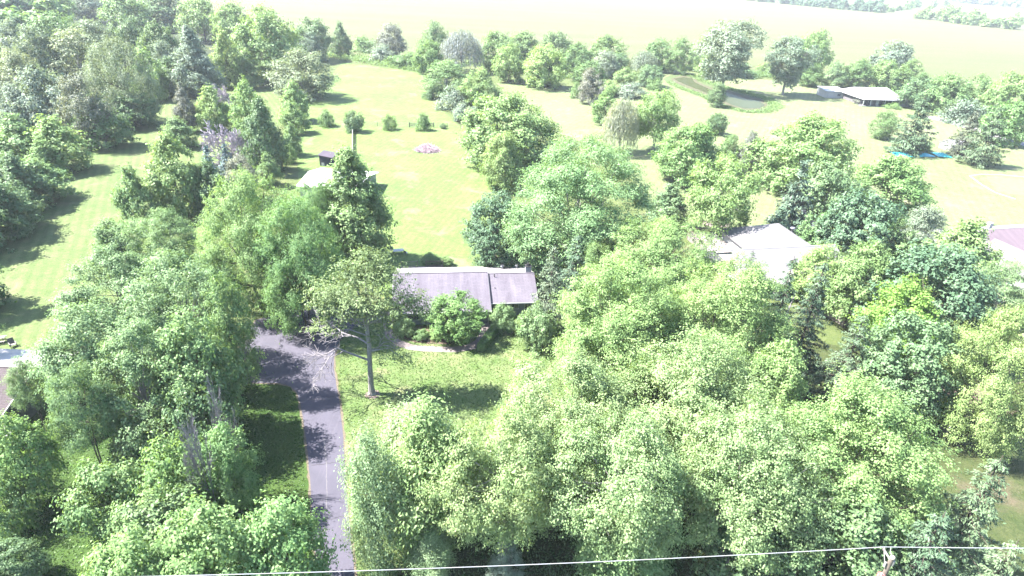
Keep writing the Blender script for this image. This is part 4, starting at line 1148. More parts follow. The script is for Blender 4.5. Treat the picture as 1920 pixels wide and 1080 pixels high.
def twiggy(p, d, ln, rad, k):
    e = p + d * ln + Vector(rng.normal(size=3)) * ln * .1
    q = p.lerp(e, .5) + Vector(rng.normal(size=3)) * ln * .07
    dm.tube([p, q, e], [rad, rad * .8, rad * .6], 5, k == 0)
    if k:
        for i in range(int(rng.integers(3, 5))):
            nd = (d + Vector(rng.normal(size=3)) * .48).normalized()
            twiggy(q.lerp(e, rng.uniform(0, 1)), nd, ln * rng.uniform(.5, .8), max(rad * .55, .024), k - 1)
twiggy(Vector((0, 0, 5.2)), Vector((-.93, -.1, .26)).normalized(), 4.3, .15, 4)
twiggy(Vector((0, .1, 7.6)), Vector((-.95, .3, .12)).normalized(), 3.7, .12, 4)
twiggy(Vector((0, .1, 8.8)), Vector((-.75, -.2, .35)).normalized(), 2.8, .09, 3)
twiggy(Vector((.05, .2, 6.6)), Vector((.9, .15, .35)).normalized(), 2.0, .08, 3)
twiggy(Vector((0, .2, 4.2)), Vector((-.6, -.5, .5)).normalized(), .7, .06, 1)
dm.build('dead_limbs', BARK_DEAD, T1)
bl = [(-3.6, .3, 14.3, 1.7), (-2.2, -.8, 15.3, 1.8), (-.6, .8, 16.2, 1.9), (1.0, .2, 16.6, 1.8), (2.5, .9, 15.6, 1.7), (-.4, -1.1, 14.0, 1.7), (1.6, -.9, 14.2, 1.6), (.8, 1.6, 18.0, 1.5), (-1.9, 1.3, 13.4, 1.5), (-4.7, -.2, 13.2, 1.2), (3.4, .1, 14.2, 1.3), (2.9, -.8, 12.6, 1.1), (4.4, .4, 13.2, 1.2), (5.5, .9, 12.2, 1.5), (6.5, .2, 12.3, 1.1), (5.0, 1.6, 13.4, 1.3), (3.7, .6, 11.5, .9), (-5.0, -.6, 10.2, 1.0), (-4.1, -.4, 10.6, .8), (-3.6, -.2, 9.4, .7), (3.2, -.3, 6.4, .9), (4.5, -.4, 5.9, .8), (2.2, -.1, 6.9, .6), (1.4, 0, 5.2, .5), (.6, .2, 12.3, .9), (-.8, .0, 11.9, .9), (-1.7, .6, 12.6, 1.4), (1.3, .4, 12.8, 1.4), (-3.3, .1, 12.3, 1.2), (2.6, .6, 12.2, 1.2), (.1, 1.0, 18.9, 1.2), (-1.6, .2, 17.4, 1.4), (2.2, .4, 17.2, 1.3), (-4.4, .5, 14.6, 1.2), (-1.1, .3, 11.0, .9), (1.1, .1, 10.4, .8), (2.1, .3, 10.9, 1.0), (-2.3, -.2, 11.0, .8), (.5, -.2, 8.6, .5), (3.1, 0, 9.3, .7), (-3.4, .3, 11.4, .9)]
cc = np.array([q[:3] for q in bl]); rr = np.array([q[3] for q in bl])
P, N, tn = leaves_on(rng, cc, rr * 1.15, np.array([0, 0, 12.5]), 1.55, 11, .30, .6, .9, .6, 0, .5)
L = rng.uniform(.2, .42, len(P))
link('crown', leaf_mesh('crown', P, N, L, L * .42, tn, rng), T1, LEAF['locust_front'])

# ------------------------------------------------------------------ trees, shrubs and bushes
CATS = {'tree': 'tree', 'bush': 'bush', 'shrub': 'shrub', 'sapling': 'sapling', 'spruce': 'tree', 'maple': 'tree', 'elder': 'tree', 'conifer': 'tree', 'arborvitae': 'arborvitae'}
ROWS = [
 ('woodland_tree', 'L', 'silver', -322.5, 420.9, 23.8, 11.44, 'grey-green woodland tree filling the top left corner of the view'),
 ('woodland_tree', 'M', 'mid', -310.2, 433.6, 23.8, 14.41, 'tall green tree in the rear of the woods, next to the corner tree'),
 ('woodland_tree', 'L', 'silver', -307.2, 468.7, 25.2, 16.84, 'wide silvery tree in the rearmost rank of the woods'),
 ('woodland_tree', 'M', 'mid', -242.0, 403.2, 25.2, 13.44, 'green rear woodland tree just left of the dark gap at the top'),
 ('woodland_tree', 'O', 'dark', -238.8, 439.0, 26.6, 14.74, 'tall upright dark tree where the rear woods meet the pale field'),
 ('woodland_tree', 'M', 'mid', -191.7, 394.0, 25.2, 13.62, 'pale rounded tree against the field, behind the silver cone-shaped poplar'),
 ('woodland_tree', 'M', 'bright', -166.7, 379.6, 23.8, 10.06, 'lighter green tree behind the yellowish tree at the end of the lane'),
 ('woodland_tree', 'L', 'silver', -208.1, 266.2, 21.5, 8.33, 'dull silver tree below the corner tree at the left edge'),
 ('woodland_tree', 'M', 'mid', -213.7, 297.8, 21.5, 11.1, 'medium green woodland tree in the second rank behind the olive canopy'),
 ('woodland_tree', 'L', 'olive', -184.0, 278.4, 21.5, 9.61, 'olive grey tree in the middle of the woods behind the weeping tree'),
 ('woodland_tree', 'M', 'dark', -179.5, 295.1, 20.9, 8.2, 'dark tree between two paler crowns above the weeping olive tree'),
 ('woodland_tree', 'M', 'dark', -146.2, 261.4, 23.5, 8.5, 'dark shadowy tree directly left of the silver poplar'),
 ('woodland_tree', 'L', 'olive', -172.8, 216.4, 17.5, 7.38, 'olive tree at the left edge, above the pair of silver-leaved trees'),
 ('woodland_tree', 'L', 'olive', -177.1, 232.7, 22.8, 8.81, 'broad olive tree with yellowish top in the left of the woods'),
 ('woodland_tree', 'L', 'olive', -165.5, 238.4, 22.1, 10.32, 'largest olive canopy, standing behind and left of the weeping tree'),
 ('weeping_tree', 'W2', 'olive', -124.2, 195.4, 25.2, 9.07, 'large weeping olive tree overhanging the shaded end of the grass lane'),
 ('woodland_tree', 'M', 'silver', -137.6, 178.6, 18.4, 7.36, 'pale cream-tipped tree in front of the olive canopy'),
 ('woodland_tree', 'L', 'brown', -117.8, 166.2, 19.4, 6.02, 'brownish olive tree beside the grass lane, under the weeping tree'),
 ('woodland_tree', 'L', 'silver', -144.2, 175.9, 14.4, 5.53, 'silver grey round tree at the left edge, behind the layered green trees'),
 ('woodland_tree', 'M', 'mid', -121.2, 145.6, 13.4, 5.87, 'layered green tree at the left edge of the lane, left half of its pair'),
 ('woodland_tree', 'M', 'bright', -112.4, 145.7, 13.4, 5.74, 'bright layered tree spreading over the lane, right half of its pair'),
 ('woodland_tree', 'M', 'bright', -112.0, 140.4, 9, 3.94, 'small bright tree at the foot of the layered pair by the lane'),
 ('woodland_tree', 'M', 'dark', -102.5, 119.4, 12, 5.03, 'dark green tree nearest the camera along the wooded side of the lane'),
 ('woodland_tree', 'M', 'dark', -96.9, 105.3, 13, 4.7, 'dark tree cut by the left frame edge above the wide lane shadow'),
 ('dead_tree', 'D', 'purple', -108.4, 125.3, 9, 2.26, 'purplish bare dead tree in front of the dark lane trees'),
 ('poplar_tree', 'P2', 'silver', -122.1, 238.3, 24.6, 7.62, 'silvery cone-shaped poplar at the far end of the grass lane'),
 ('woodland_tree', 'M', 'yellow', -117.4, 255.7, 22.2, 5.56, 'yellowish tree right of the silvery cone-shaped poplar'),
 ('woodland_tree', 'M', 'mid', -108.6, 274.3, 29.4, 12.7, 'big tall tree at the right end of the woods, taller than the hedge'),
 ('woodland_tree', 'M', 'bright', -134.2, 227.9, 17.7, 5.7, 'bright light-green tree beside the weeping olive tree'),
 ('woodland_tree', 'L', 'silver', -137.9, 248.3, 18.4, 4.39, 'greyish tree squeezed between the bright tree and the silvery poplar'),
 ('woodland_tree', 'M', 'mid', -111.5, 259.7, 14.8, 4.92, 'low green tree under the big tall tree'),
 ('thicket_tree', 'L', 'olive', -83.3, 243.8, 17.7, 11.48, 'olive thicket tree casting a shadow on the back lawn'),
 ('thicket_tree', 'L', 'silver', -107.8, 329.3, 14.6, 8.12, 'pale silver tree just above the olive thicket tree'),
 ('hedgerow_tree', 'M', 'dark', -109.9, 340.1, 20.2, 10.03, 'dark tree on the field edge behind the pale silver tree'),
 ('hedgerow_tree', 'O', 'dark', -99.8, 358.4, 17.2, 5.49, 'narrow upright dark tree at the left end of the low hedgerow'),
 ('hedgerow_bush', 'U', 'mid', -92.3, 381.7, 8.6, 8.35, 'bushy hedgerow clump between the upright dark tree and the purple tree'),
 ('hedgerow_tree', 'L', 'purplish', -72.7, 361.7, 17.7, 8.02, 'tree with purple-grey crown standing alone above the hedgerow'),
 ('hedgerow_bush', 'U', 'silver', -74.6, 347.0, 8.6, 7.37, 'pale round bush below the purple-grey tree'),
 ('hedgerow_bush', 'U', 'mid', -57.4, 330.0, 7.6, 8.32, 'dark based bush at the right end of the back lawn hedgerow'),
 ('woodland_tree', 'M', 'mid', -114.8, 167.8, 12.8, 5.77, 'green undergrowth tree between the brownish tree and the weeping tree'),
 ('woodland_tree', 'M', 'dark', -119.1, 189.8, 10.7, 6.86, 'low shaded tree at the foot of the weeping olive tree'),
 ('woodland_tree', 'M', 'mid', -103.0, 124.7, 9, 5.42, 'low leafy tree at the lane edge below the small bright tree'),
 ('woodland_tree', 'M', 'dark', -97.4, 109.8, 9, 3.73, 'low dark tree at the left frame edge where the lane shadow starts'),
 ('woodland_tree', 'M', 'dark', -132.6, 239.4, 13.4, 5.59, 'low dark tree filling the gap at the left foot of the silvery poplar'),
 ('woodland_tree', 'M', 'dark', -121.0, 261.1, 12.6, 6.06, 'low dark tree under the yellowish tree at the lane end'),
 ('young_tree', 'O', 'greyp', -100.9, 186.3, 13.4, 3.09, 'greyish purple narrow tree at the far end of the lane-side group'),
 ('young_tree', 'O', 'bright', -93.8, 189.1, 13.5, 4.97, 'egg-shaped bright green tree next to the greyish narrow tree'),
 ('columnar_tree', 'O', 'bright', -77.4, 176.5, 18.0, 5.29, 'tall egg-shaped bright tree behind the bare spreading tree'),
 ('columnar_tree', 'O', 'dark', -63.9, 151.8, 18.2, 4.56, 'shaded dark columnar tree at the right of the bare spreading tree'),
 ('dead_tree', 'D', 'purple', -73.6, 155.1, 12, 9.64, 'wide bare purple-grey tree in the middle of the lane-side group'),
 ('dead_tree', 'D', 'purple', -107.5, 225.2, 8, 3.87, 'small bare twiggy tree behind the egg-shaped tree'),
 ('young_tree', 'M', 'mid', -95.2, 169.7, 8.5, 4.13, 'round mid-green tree left of the bare spreading tree'),
 ('lane_tree', 'O', 'mid', -70.4, 120.5, 17.4, 5.54, 'large dense green tree at the front of the lane-side group'),
 ('lane_tree', 'M', 'mid', -74.4, 112.6, 12.8, 3.42, 'leafy tree bulging over the lane at the left of the dense tree'),
 ('blue_spruce', 'S', 'bluespruce', -71.6, 137.9, 10.3, 3.27, 'dark blue spruce beside the large dense tree'),
 ('blue_spruce', 'S', 'bluespruce', -68.9, 141.2, 10, 3.21, 'pale blue spruce below the bare spreading tree'),
 ('lane_tree', 'M', 'dark', -63.3, 121.0, 12.0, 3.74, 'dark tree between the large dense tree and the brown conifer'),
 ('brown_conifer', 'L', 'brown', -61.3, 130.5, 10.3, 3.56, 'browning conifer in front of the blue spruces'),
 ('young_tree', 'O', 'mid', -59.2, 140.8, 8, 2.62, 'small light tree at the right foot of the dark columnar tree'),
 ('young_tree', 'M', 'bright', -74.7, 206.2, 13.0, 4.55, 'farthest of the bright trees lining the narrow back lawn'),
 ('young_tree', 'M', 'bright', -69.8, 190.8, 9.6, 3.72, 'second bright tree lining the narrow back lawn, below the farthest'),
 ('young_tree', 'M', 'mid', -62.3, 167.0, 8.9, 2.34, 'small tree in the back lawn row, above the last bush'),
 ('young_tree', 'U', 'mid', -61.2, 159.9, 5.4, 1.6, 'little bush ending the back lawn row near the dark columnar tree'),
 ('sapling', 'U', 'mid', -63.3, 201.7, 5.4, 2.62, 'small pale sapling on the cross fence left of the rail fence'),
 ('sapling', 'U', 'dark', -52.8, 195.5, 7, 3.18, 'darkest sapling standing where the rail fence meets the cross fence'),
 ('sapling', 'U', 'mid', -42.5, 200.6, 5, 2.04, 'small sapling on the cross fence left of the wooden gate'),
 ('sapling', 'U', 'mid', -31.5, 201.4, 5.7, 2.21, 'small sapling on the cross fence right of the wooden gate'),
 ('fence_bush', 'U', 'dark', -25.3, 205.0, 1.9, 1.08, 'tiny dark bush at the right end of the cross fence'),
 ('fence_bush', 'U', 'dark', -36.0, 252.4, 4.3, 2.61, 'dark round bush alone beside the right hedge of the back lawn'),
 ('linden_tree', 'O2', 'mid', -28.6, 100.8, 21.4, 5.43, 'tall dense dark tree with sunlit left side beside the barn'),
 ('maple_tree', 'M1', 'bright', -38.5, 82.3, 22.5, 6.44, 'huge bright maple in front of the white barn'),
 ('maple_tree', 'M1', 'bright2', -30.5, 78.3, 20.3, 5.76, 'bright maple hanging over the top of the driveway'),
 ('maple_tree', 'M1', 'bright2', -35.0, 99.2, 16, 5.54, 'bright maple crown directly in front of the barn wall'),
 ('lane_tree', 'L', 'mid', -68.7, 95.7, 9, 4.37, 'low green tree on the lane side behind the blue-grey bush'),
 ('blue_bush', 'N', 'blue', -67.6, 94.8, 7, 2.79, 'rounded blue-grey bush among the green lane-side trees'),
 ('lane_tree', 'L1', 'mid', -58.3, 92.9, 12, 4.38, 'feathery green tree right of the blue-grey bush'),
 ('silver_maple', 'L1', 'mid2', -54.7, 73.9, 14, 5.48, 'feathery tree reaching over the lane, above the bottom left house'),
 ('silver_maple', 'L1', 'mid2', -42.2, 66.6, 17, 5.49, 'broad feathery tree in the middle of the left tree mass'),
 ('silver_maple', 'L1h', 'mid2', -46.8, 56.0, 15.8, 4.98, 'tree with a long branch sweeping out over the lane towards the house roof'),
 ('silver_maple', 'L1', 'mid2', -39.0, 53.1, 16, 4.52, 'silver-green tree in the left tree mass, above the sunlit grass patch'),
 ('maple_tree', 'M1', 'mid', -33.8, 53.9, 17, 4.1, 'deep green tree at the left edge of the driveway parking area'),
 ('maple_tree', 'M1', 'mid', -33.6, 61.7, 17, 2.67, 'rounded green tree hiding the left end of the parking area'),
 ('silver_maple', 'L1h', 'mid2', -53.0, 53.8, 10, 1.92, 'small branch-like crown over the roof of the bottom left house'),
 ('silver_maple', 'L1h', 'mid2', -42.3, 47.3, 14, 2.94, 'spreading crown right beside the tan roof of the bottom left house'),
 ('maple_tree', 'M1', 'bright2', -46.8, 43.7, 11, 2.52, 'yellow-green maple in front of the bottom left house'),
 ('shrub', 'M1', 'mid', -46.3, 40.2, 7, 2.09, 'shaded shrub at the left edge below the yellow-green maple'),
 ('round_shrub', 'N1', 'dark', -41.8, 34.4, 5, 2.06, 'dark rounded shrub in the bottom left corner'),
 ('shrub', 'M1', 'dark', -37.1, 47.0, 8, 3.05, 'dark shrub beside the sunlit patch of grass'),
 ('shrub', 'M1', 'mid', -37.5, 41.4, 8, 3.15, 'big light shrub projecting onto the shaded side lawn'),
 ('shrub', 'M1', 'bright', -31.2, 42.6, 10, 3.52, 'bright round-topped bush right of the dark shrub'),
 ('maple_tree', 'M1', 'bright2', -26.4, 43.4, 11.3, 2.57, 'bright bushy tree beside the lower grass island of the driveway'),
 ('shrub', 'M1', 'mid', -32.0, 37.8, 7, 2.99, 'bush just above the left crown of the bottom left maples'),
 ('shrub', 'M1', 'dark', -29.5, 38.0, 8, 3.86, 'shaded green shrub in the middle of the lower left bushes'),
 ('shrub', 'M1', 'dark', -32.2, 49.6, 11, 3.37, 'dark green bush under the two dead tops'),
 ('maple_tree', 'M1', 'bright', -27.1, 29.5, 13, 3.48, 'left crown of the bright maples along the bottom left frame edge'),
 ('maple_tree', 'M1', 'bright', -22.7, 31.3, 14, 3.9, 'middle crown of the bright maples along the bottom left frame edge'),
 ('maple_tree', 'M1', 'bright2', -17.4, 33.1, 13, 3.56, 'right crown of the bottom left maples, covering the edge of the driveway'),
 ('dead_tree', 'D1', 'purple', -27.6, 45.5, 16, 2.21, 'upper of the two grey dead treetops in the left bushes'),
 ('dead_tree', 'D1', 'purple', -27.5, 41.2, 15, 2.08, 'lower of the two grey dead treetops in the left bushes'),
 ('magnolia_tree', 'N1', 'magnolia', -8.0, 77.0, 7.6, 3.55, 'rounded glossy tree directly in front of the house front wall'),
 ('shrub', 'M1', 'mid2', -15.8, 77.6, 3.0, 1.49, 'pale shrub by the left front corner of the house'),
 ('shrub', 'M1', 'mid', -13.1, 76.8, 1.5, 1.06, 'low leafy shrub inside the curve of the walkway'),
 ('shrub', 'M1', 'bright', -10.9, 76.7, 1.2, 0.85, 'pale low shrub between walkway and rounded glossy tree'),
 ('shrub', 'M1', 'mid2', -1.2, 80.2, 4.4, 1.9, 'pale rounded shrub in front of the recessed right wing of the house'),
 ('spruce_tree', 'S1', 'greyspruce', 5.7, 79.3, 15.3, 3.55, 'grey-green spruce at the right end of the main house'),
 ('shrub', 'M1', 'mid2', 3.9, 75.3, 7.0, 2.63, 'grey-green shrub below the spruce at the house corner'),
 ('linden_tree', 'N1', 'bluedark', -3.5, 101.5, 14.4, 5.19, 'round blue-green tree alone on the back lawn behind the house'),
 ('locust_tree', 'H1', 'locust', 10.7, 99.0, 24.8, 10.43, 'great umbrella-shaped locust behind the main house'),
 ('spruce_tree', 'S1', 'bluedark2', 9.9, 86.9, 14, 4.1, 'dark blue-green conifer in the gap under the umbrella-shaped locust'),
 ('ash_tree', 'L1', 'mid', 12.5, 84.9, 13, 2.69, 'thin green tree in the gap between the locust and the big maples'),
 ('box_elder', 'M2', 'yellow', -4.0, 165.8, 19.6, 12.13, 'broad yellow-green tree in the hedge right of the back lawn'),
 ('box_elder', 'M2', 'yellow', -15.2, 234.2, 15.2, 7.59, 'smaller yellow-green tree at the upper end of the right hedge'),
 ('box_elder', 'M2', 'yellow', -3.3, 146.2, 13.9, 4.87, 'yellow-green tree at the lower end of the right hedge, above the round tree'),
 ('hedge_bush', 'U', 'silver', -25.1, 235.8, 8.6, 5.63, 'silvery bush in the right hedge beside the dark lone bush'),
 ('hedge_tree', 'L', 'mid', -30.6, 259.5, 14.0, 9.36, 'grey-green tree at the bend of the right hedge'),
 ('hedge_bush', 'U', 'silver', -19.8, 216.5, 6.5, 3.92, 'silvery bush at the foot of the yellow-green hedge trees'),
 ('young_tree', 'M', 'blue', 33.1, 126.1, 9.8, 4.0, 'blue-green tree at the right tip of the umbrella-shaped locust'),
 ('maple_tree', 'M1', 'bright', 22.5, 84.7, 17, 8.78, 'topmost of the big pale maples, beside the umbrella-shaped locust'),
 ('maple_tree', 'M1', 'bright', 13.6, 66.5, 18.5, 8.2, 'big pale maple nearest the main house'),
 ('maple_tree', 'M1', 'bright', 27.2, 67.4, 19.1, 7.31, 'big pale maple in front of the white-roofed house'),
 ('maple_tree', 'M1', 'bright3', 5.8, 48.0, 17, 6.75, 'big pale maple at the right edge of the front lawn'),
 ('maple_tree', 'M1', 'bright3', 19.4, 50.7, 18, 7.32, 'big pale maple in the centre of the front grove'),
 ('maple_tree', 'M1', 'bright', 30.9, 58.1, 14, 3.44, 'smaller pale maple just below the tall spruce pair'),
 ('maple_tree', 'M1h', 'bright3', 0.2, 39.0, 18.0, 5.34, 'big pale maple next to the fine-leaved birch'),
 ('maple_tree', 'M1h', 'bright3', 10.4, 38.6, 18, 6.28, 'big pale maple at the bottom centre of the front grove'),
 ('maple_tree', 'M1h', 'bright3', 21.3, 39.7, 18, 6.06, 'big pale maple with forked bare trunks at its foot'),
 ('maple_tree', 'M1', 'bright', 32.7, 43.6, 18, 7.52, 'rightmost of the big pale front maples, beside the shaded lawn'),
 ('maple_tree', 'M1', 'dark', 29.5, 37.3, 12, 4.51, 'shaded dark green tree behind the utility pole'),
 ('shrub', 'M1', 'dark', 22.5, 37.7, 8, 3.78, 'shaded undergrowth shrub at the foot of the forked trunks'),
 ('maple_tree', 'M1', 'mid', 10.6, 37.0, 9, 3.77, 'lower shaded maple under the twiggy big maple'),
 ('birch_tree', 'B1', 'birch', -11.1, 37.4, 16.8, 2.45, 'fine-leaved grey-green birch leaning over the driveway'),
 ('birch_tree', 'B1', 'yellow', -6.8, 39.2, 18.2, 4.03, 'yellow-green drooping tree right of the grey-green birch'),
 ('birch_tree', 'B1', 'yellow2', -9.3, 45.0, 13, 3.57, 'pale light crown behind the yellow-green drooping tree'),
 ('birch_tree', 'B1', 'birch', -5.9, 36.0, 7.2, 1.79, 'small drooping young tree at the bottom under the yellow-green one'),
 ('shrub', 'L1', 'silver', 0.6, 36.0, 6.4, 1.53, 'silvery shrub at the bottom edge just above the wire'),
 ('spruce_tree', 'S1', 'spruce', 36.0, 72.0, 18.4, 3.3, 'left spruce of the tall dark pair below the white roof'),
 ('spruce_tree', 'S1', 'spruce', 40.9, 73.3, 17.4, 3.97, 'right spruce of the tall dark pair below the white roof'),
 ('spruce_tree', 'S1', 'greyspruce', 39.2, 92.3, 10, 2.25, 'small dense conifer standing before the white front roof'),
 ('spruce_tree', 'S1', 'spruce', 43.3, 65.6, 14, 3.82, 'dark spruce between the pale maples and the blue-green maple'),
 ('maple_tree', 'N1', 'blue', 49.5, 63.9, 14.2, 5.3, 'dense blue-green maple beside the shaded lawn on the right'),
 ('maple_tree', 'M1', 'lime', 54.1, 74.5, 14, 4.74, 'vivid lime green maple, the brightest tree on the right'),
 ('maple_tree', 'N1', 'bluedark', 60.5, 79.1, 17.4, 7.08, 'large dark green tree behind the vivid lime maple'),
 ('maple_tree', 'M1', 'yellow', 56.3, 59.1, 18.3, 5.26, 'large yellow-green tree at the right frame edge'),
 ('ash_tree', 'L1', 'blue', 79.2, 88.2, 11.3, 4.22, 'dull blue-green tree below the pink-roofed house'),
 ('maple_tree', 'M1', 'yellow', 53.7, 85.5, 15.1, 4.07, 'yellow-green tree right of the tall dark spruce pair'),
 ('maple_tree', 'M1', 'bright', 50.4, 90.9, 12, 4.1, 'pale tree in front of the right end of the white roof'),
 ('maple_tree', 'M', 'yellow', 81.3, 102.7, 12.8, 6.12, 'yellowish tree at the left of the pink-roofed house'),
 ('ash_tree', 'L', 'silver', 82.6, 116.8, 10.3, 4.31, 'pale grey-green tree at the edge of the right meadow'),
 ('ash_tree', 'L', 'mid', 72.2, 108.4, 10.3, 4.05, 'thin mixed green tree left of the pale grey-green one'),
 ('maple_tree', 'N', 'bluedark', 67.2, 111.9, 14.2, 6.55, 'dark dense tree behind the right end of the white roof'),
 ('arborvitae', 'C', 'arbor', 59.8, 118.1, 7, 1.75, 'smaller left cone of the two arborvitae behind the white roof'),
 ('arborvitae', 'C', 'arbor', 61.8, 116.2, 8.2, 2.38, 'larger right cone of the two arborvitae behind the white roof'),
 ('spruce_tree', 'S', 'bluespruce2', 59.3, 125.2, 16.2, 5.58, 'tall blue-grey conifer behind the hipped peak of the white roof'),
 ('spruce_tree', 'S', 'bluedark2', 54.6, 119.3, 8, 3.88, 'low dark conifer at the foot of the tall blue-grey conifer'),
 ('maple_tree', 'N', 'blue', 71.3, 135.5, 13, 6.29, 'dark blue-green tree between the conifer and the bright maple'),
 ('maple_tree', 'M2', 'bright', 74.5, 156.7, 18.8, 11.23, 'broad light maple in the middle of the right meadow'),
 ('maple_tree', 'M2', 'bright2', 87.2, 140.1, 14.3, 8.97, 'bright spreading maple below the blue tarps'),
 ('maple_tree', 'M2h', 'bright', 42.9, 121.2, 16.8, 6.56, 'light-green shade tree standing in a ring of mulch'),
 ('maple_tree', 'M2', 'bright2', 44.9, 157.6, 15.4, 7.91, 'light round tree left of the tree in the mulch ring'),
 ('dark_bush', 'U', 'bluedark', 50.4, 166.6, 5.4, 4.5, 'dark bush clump under the light tree left of the mulch ring'),
 ('pine_tree', 'L', 'mid', 57.6, 166.1, 11.2, 3.08, 'thin dark pine left of the purple-brown pine'),
 ('pine_tree', 'L', 'greyp', 62.0, 164.3, 12.6, 3.38, 'purple-brown pine in the meadow behind the mulch ring tree'),
 ('dark_bush', 'N', 'dark', 67.8, 213.3, 7.0, 3.26, 'dark round bush alone in the pale meadow'),
 ('willow_tree', 'W', 'willowpale', 30.4, 183.8, 17.5, 5.85, 'pale weeping willow in the open meadow'),
 ('maple_tree', 'M2h', 'bright', 41.7, 188.3, 18.2, 6.4, 'green forked tree right beside the pale weeping willow'),
 ('young_tree', 'M', 'bright', 30.5, 221.6, 12.6, 4.85, 'small bright tree just behind the pale weeping willow'),
 ('thicket_tree', 'L', 'greyp', 27.9, 256.2, 14.0, 5.03, 'purple-brown tree in the shrub group left of the willow'),
 ('thicket_tree', 'M', 'mid', 30.4, 284.8, 13.0, 6.33, 'green tree behind the purple-brown one'),
 ('thicket_bush', 'U', 'mid', 23.7, 268.6, 6.5, 2.86, 'green bush at the left foot of the purple-brown tree'),
 ('thicket_bush', 'L', 'silver', 42.0, 326.7, 12.6, 7.57, 'silvery bush mound in the rear of the shrub group'),
 ('thicket_bush', 'N', 'blue', 50.5, 343.9, 9.8, 5.97, 'blue-grey rounded bush in the shrub group'),
 ('thicket_bush', 'U', 'mid', 50.0, 309.5, 7.6, 5.43, 'green bush in the middle of the shrub group'),
 ('thicket_tree', 'W', 'silver', 63.9, 341.0, 12.6, 7.22, 'small grey weeping tree at the rear of the shrub group'),
 ('thicket_bush', 'N', 'blue', 61.2, 304.2, 9.8, 5.33, 'dark blue-green bush nearest the pond'),
 ('thicket_bush', 'U', 'mid', 62.1, 295.5, 5.4, 3.24, 'low bush beside the meadow just left of the pond'),
 ('thicket_bush', 'U', 'silver', 48.4, 273.9, 6.5, 5.93, 'grey-green bush above the forked tree'),
 ('thicket_bush', 'U', 'mid', 38.4, 276.5, 6.5, 4.89, 'green bush between the purple-brown tree and the grey-green bush'),
 ('hedgerow_tree', 'L', 'blue', -47.0, 344.7, 21.0, 7.77, 'thin blue-green treetop rising behind the large willow'),
 ('hedgerow_tree', 'M', 'bright', -44.9, 312.6, 15.4, 6.28, 'bright tree left of the large weeping willow'),
 ('willow_tree', 'W', 'willow', -30.2, 322.9, 21.0, 11.15, 'large weeping willow in the tree line at the end of the lawn'),
 ('hedgerow_tree', 'M', 'mid', -13.6, 336.3, 18.2, 9.03, 'dark tree just right of the large weeping willow'),
 ('hedgerow_tree', 'M', 'bright', -5.8, 300.9, 16.8, 7.69, 'bright dense rounded tree in the tree line'),
 ('hedgerow_tree', 'M', 'mid', 1.1, 378.9, 15.2, 8.25, 'green tree on the field edge behind the bright rounded one'),
 ('hedgerow_tree', 'M', 'bright', 10.8, 289.6, 18.2, 8.64, 'large bright lobed tree at the front of the tree line'),
 ('hedgerow_bush', 'U', 'mid', 11.5, 297.7, 7.6, 5.58, 'green bush at the front foot of the lobed tree'),
 ('hedgerow_tree', 'M', 'dark', 18.5, 362.4, 17.0, 9.01, 'dark tree behind the large lobed tree'),
 ('hedgerow_tree', 'M', 'mid', 29.0, 342.4, 14.0, 7.24, 'light tree between the lobed tree and the silvery mound'),
 ('hedgerow_tree', 'M', 'mid', 45.3, 360.1, 16.6, 9.37, 'rounded tree on the field edge behind the shrub group'),
 ('hedgerow_tree', 'M', 'mid', 72.9, 353.2, 16.8, 7.98, 'rounded tree at the left end of the pond hedgerow'),
 ('hedgerow_tree', 'L', 'mid', 84.7, 347.4, 18.2, 7.05, 'thin open tree in the pond hedgerow with sky-pale gaps'),
 ('hedgerow_tree', 'L', 'mid', 99.2, 361.1, 18.2, 7.59, 'thin tree left of the tall cottonwood'),
 ('cottonwood_tree', 'L2', 'silver2', 91.3, 291.2, 31.3, 12.2, 'tallest cottonwood behind the pond, with a leaning trunk'),
 ('young_tree', 'M', 'bright', 97.2, 336.8, 14.0, 5.45, 'small pale tree on the bank before the tall cottonwood'),
 ('hedgerow_bush', 'U', 'blue', 115.4, 347.1, 7.6, 10.06, 'shaded bush mass at the foot of the tall cottonwood'),
 ('hedgerow_bush', 'U', 'mid', 137.0, 366.4, 5.4, 4.52, 'low hedgerow bushes between the cottonwood and the lone tree'),
 ('cottonwood_tree', 'L2', 'silver2', 121.8, 296.7, 25.2, 9.67, 'lone grey-green tree with bare trunk and long meadow shadow'),
 ('hedgerow_tree', 'M', 'bright', 158.8, 358.6, 23.8, 8.6, 'pale green tree directly behind the lone grey-green tree'),
 ('apple_tree', 'L', 'mid', 145.6, 325.6, 11.2, 5.92, 'small spreading orchard tree left of the white outbuilding'),
 ('hedgerow_tree', 'M', 'blue', 156.4, 323.5, 12.6, 6.5, 'blue-green tree behind the white outbuilding'),
 ('hedgerow_tree', 'M', 'mid', 168.6, 324.4, 14.0, 7.26, 'green tree behind the white porch house, left part'),
 ('hedgerow_tree', 'M', 'silver', 206.9, 365.9, 19.4, 10.05, 'rounded pale tree rising highest behind the porch house'),
 ('hedgerow_tree', 'M', 'mid', 183.3, 325.1, 14.0, 8.78, 'green tree touching the roof of the porch house'),
 ('hedgerow_tree', 'L', 'mid', 210.5, 351.3, 12.3, 5.67, 'small ragged treetop right of the rounded pale tree'),
 ('hedgerow_tree', 'M', 'blue', 172.5, 277.8, 14.0, 7.59, 'blue-green tree right of the porch house roof'),
 ('pond_tree', 'L', 'dark', 81.1, 261.8, 9.8, 3.71, 'small dark tree standing on the near bank of the pond'),
 ('right_wood_tree', 'M', 'mid', 178.6, 268.7, 16.1, 7.86, 'rounded tree at the left end of the right-hand wood'),
 ('right_wood_tree', 'M', 'mid', 193.3, 273.1, 15.7, 6.39, 'middle tree of the right-hand wood, on the field edge'),
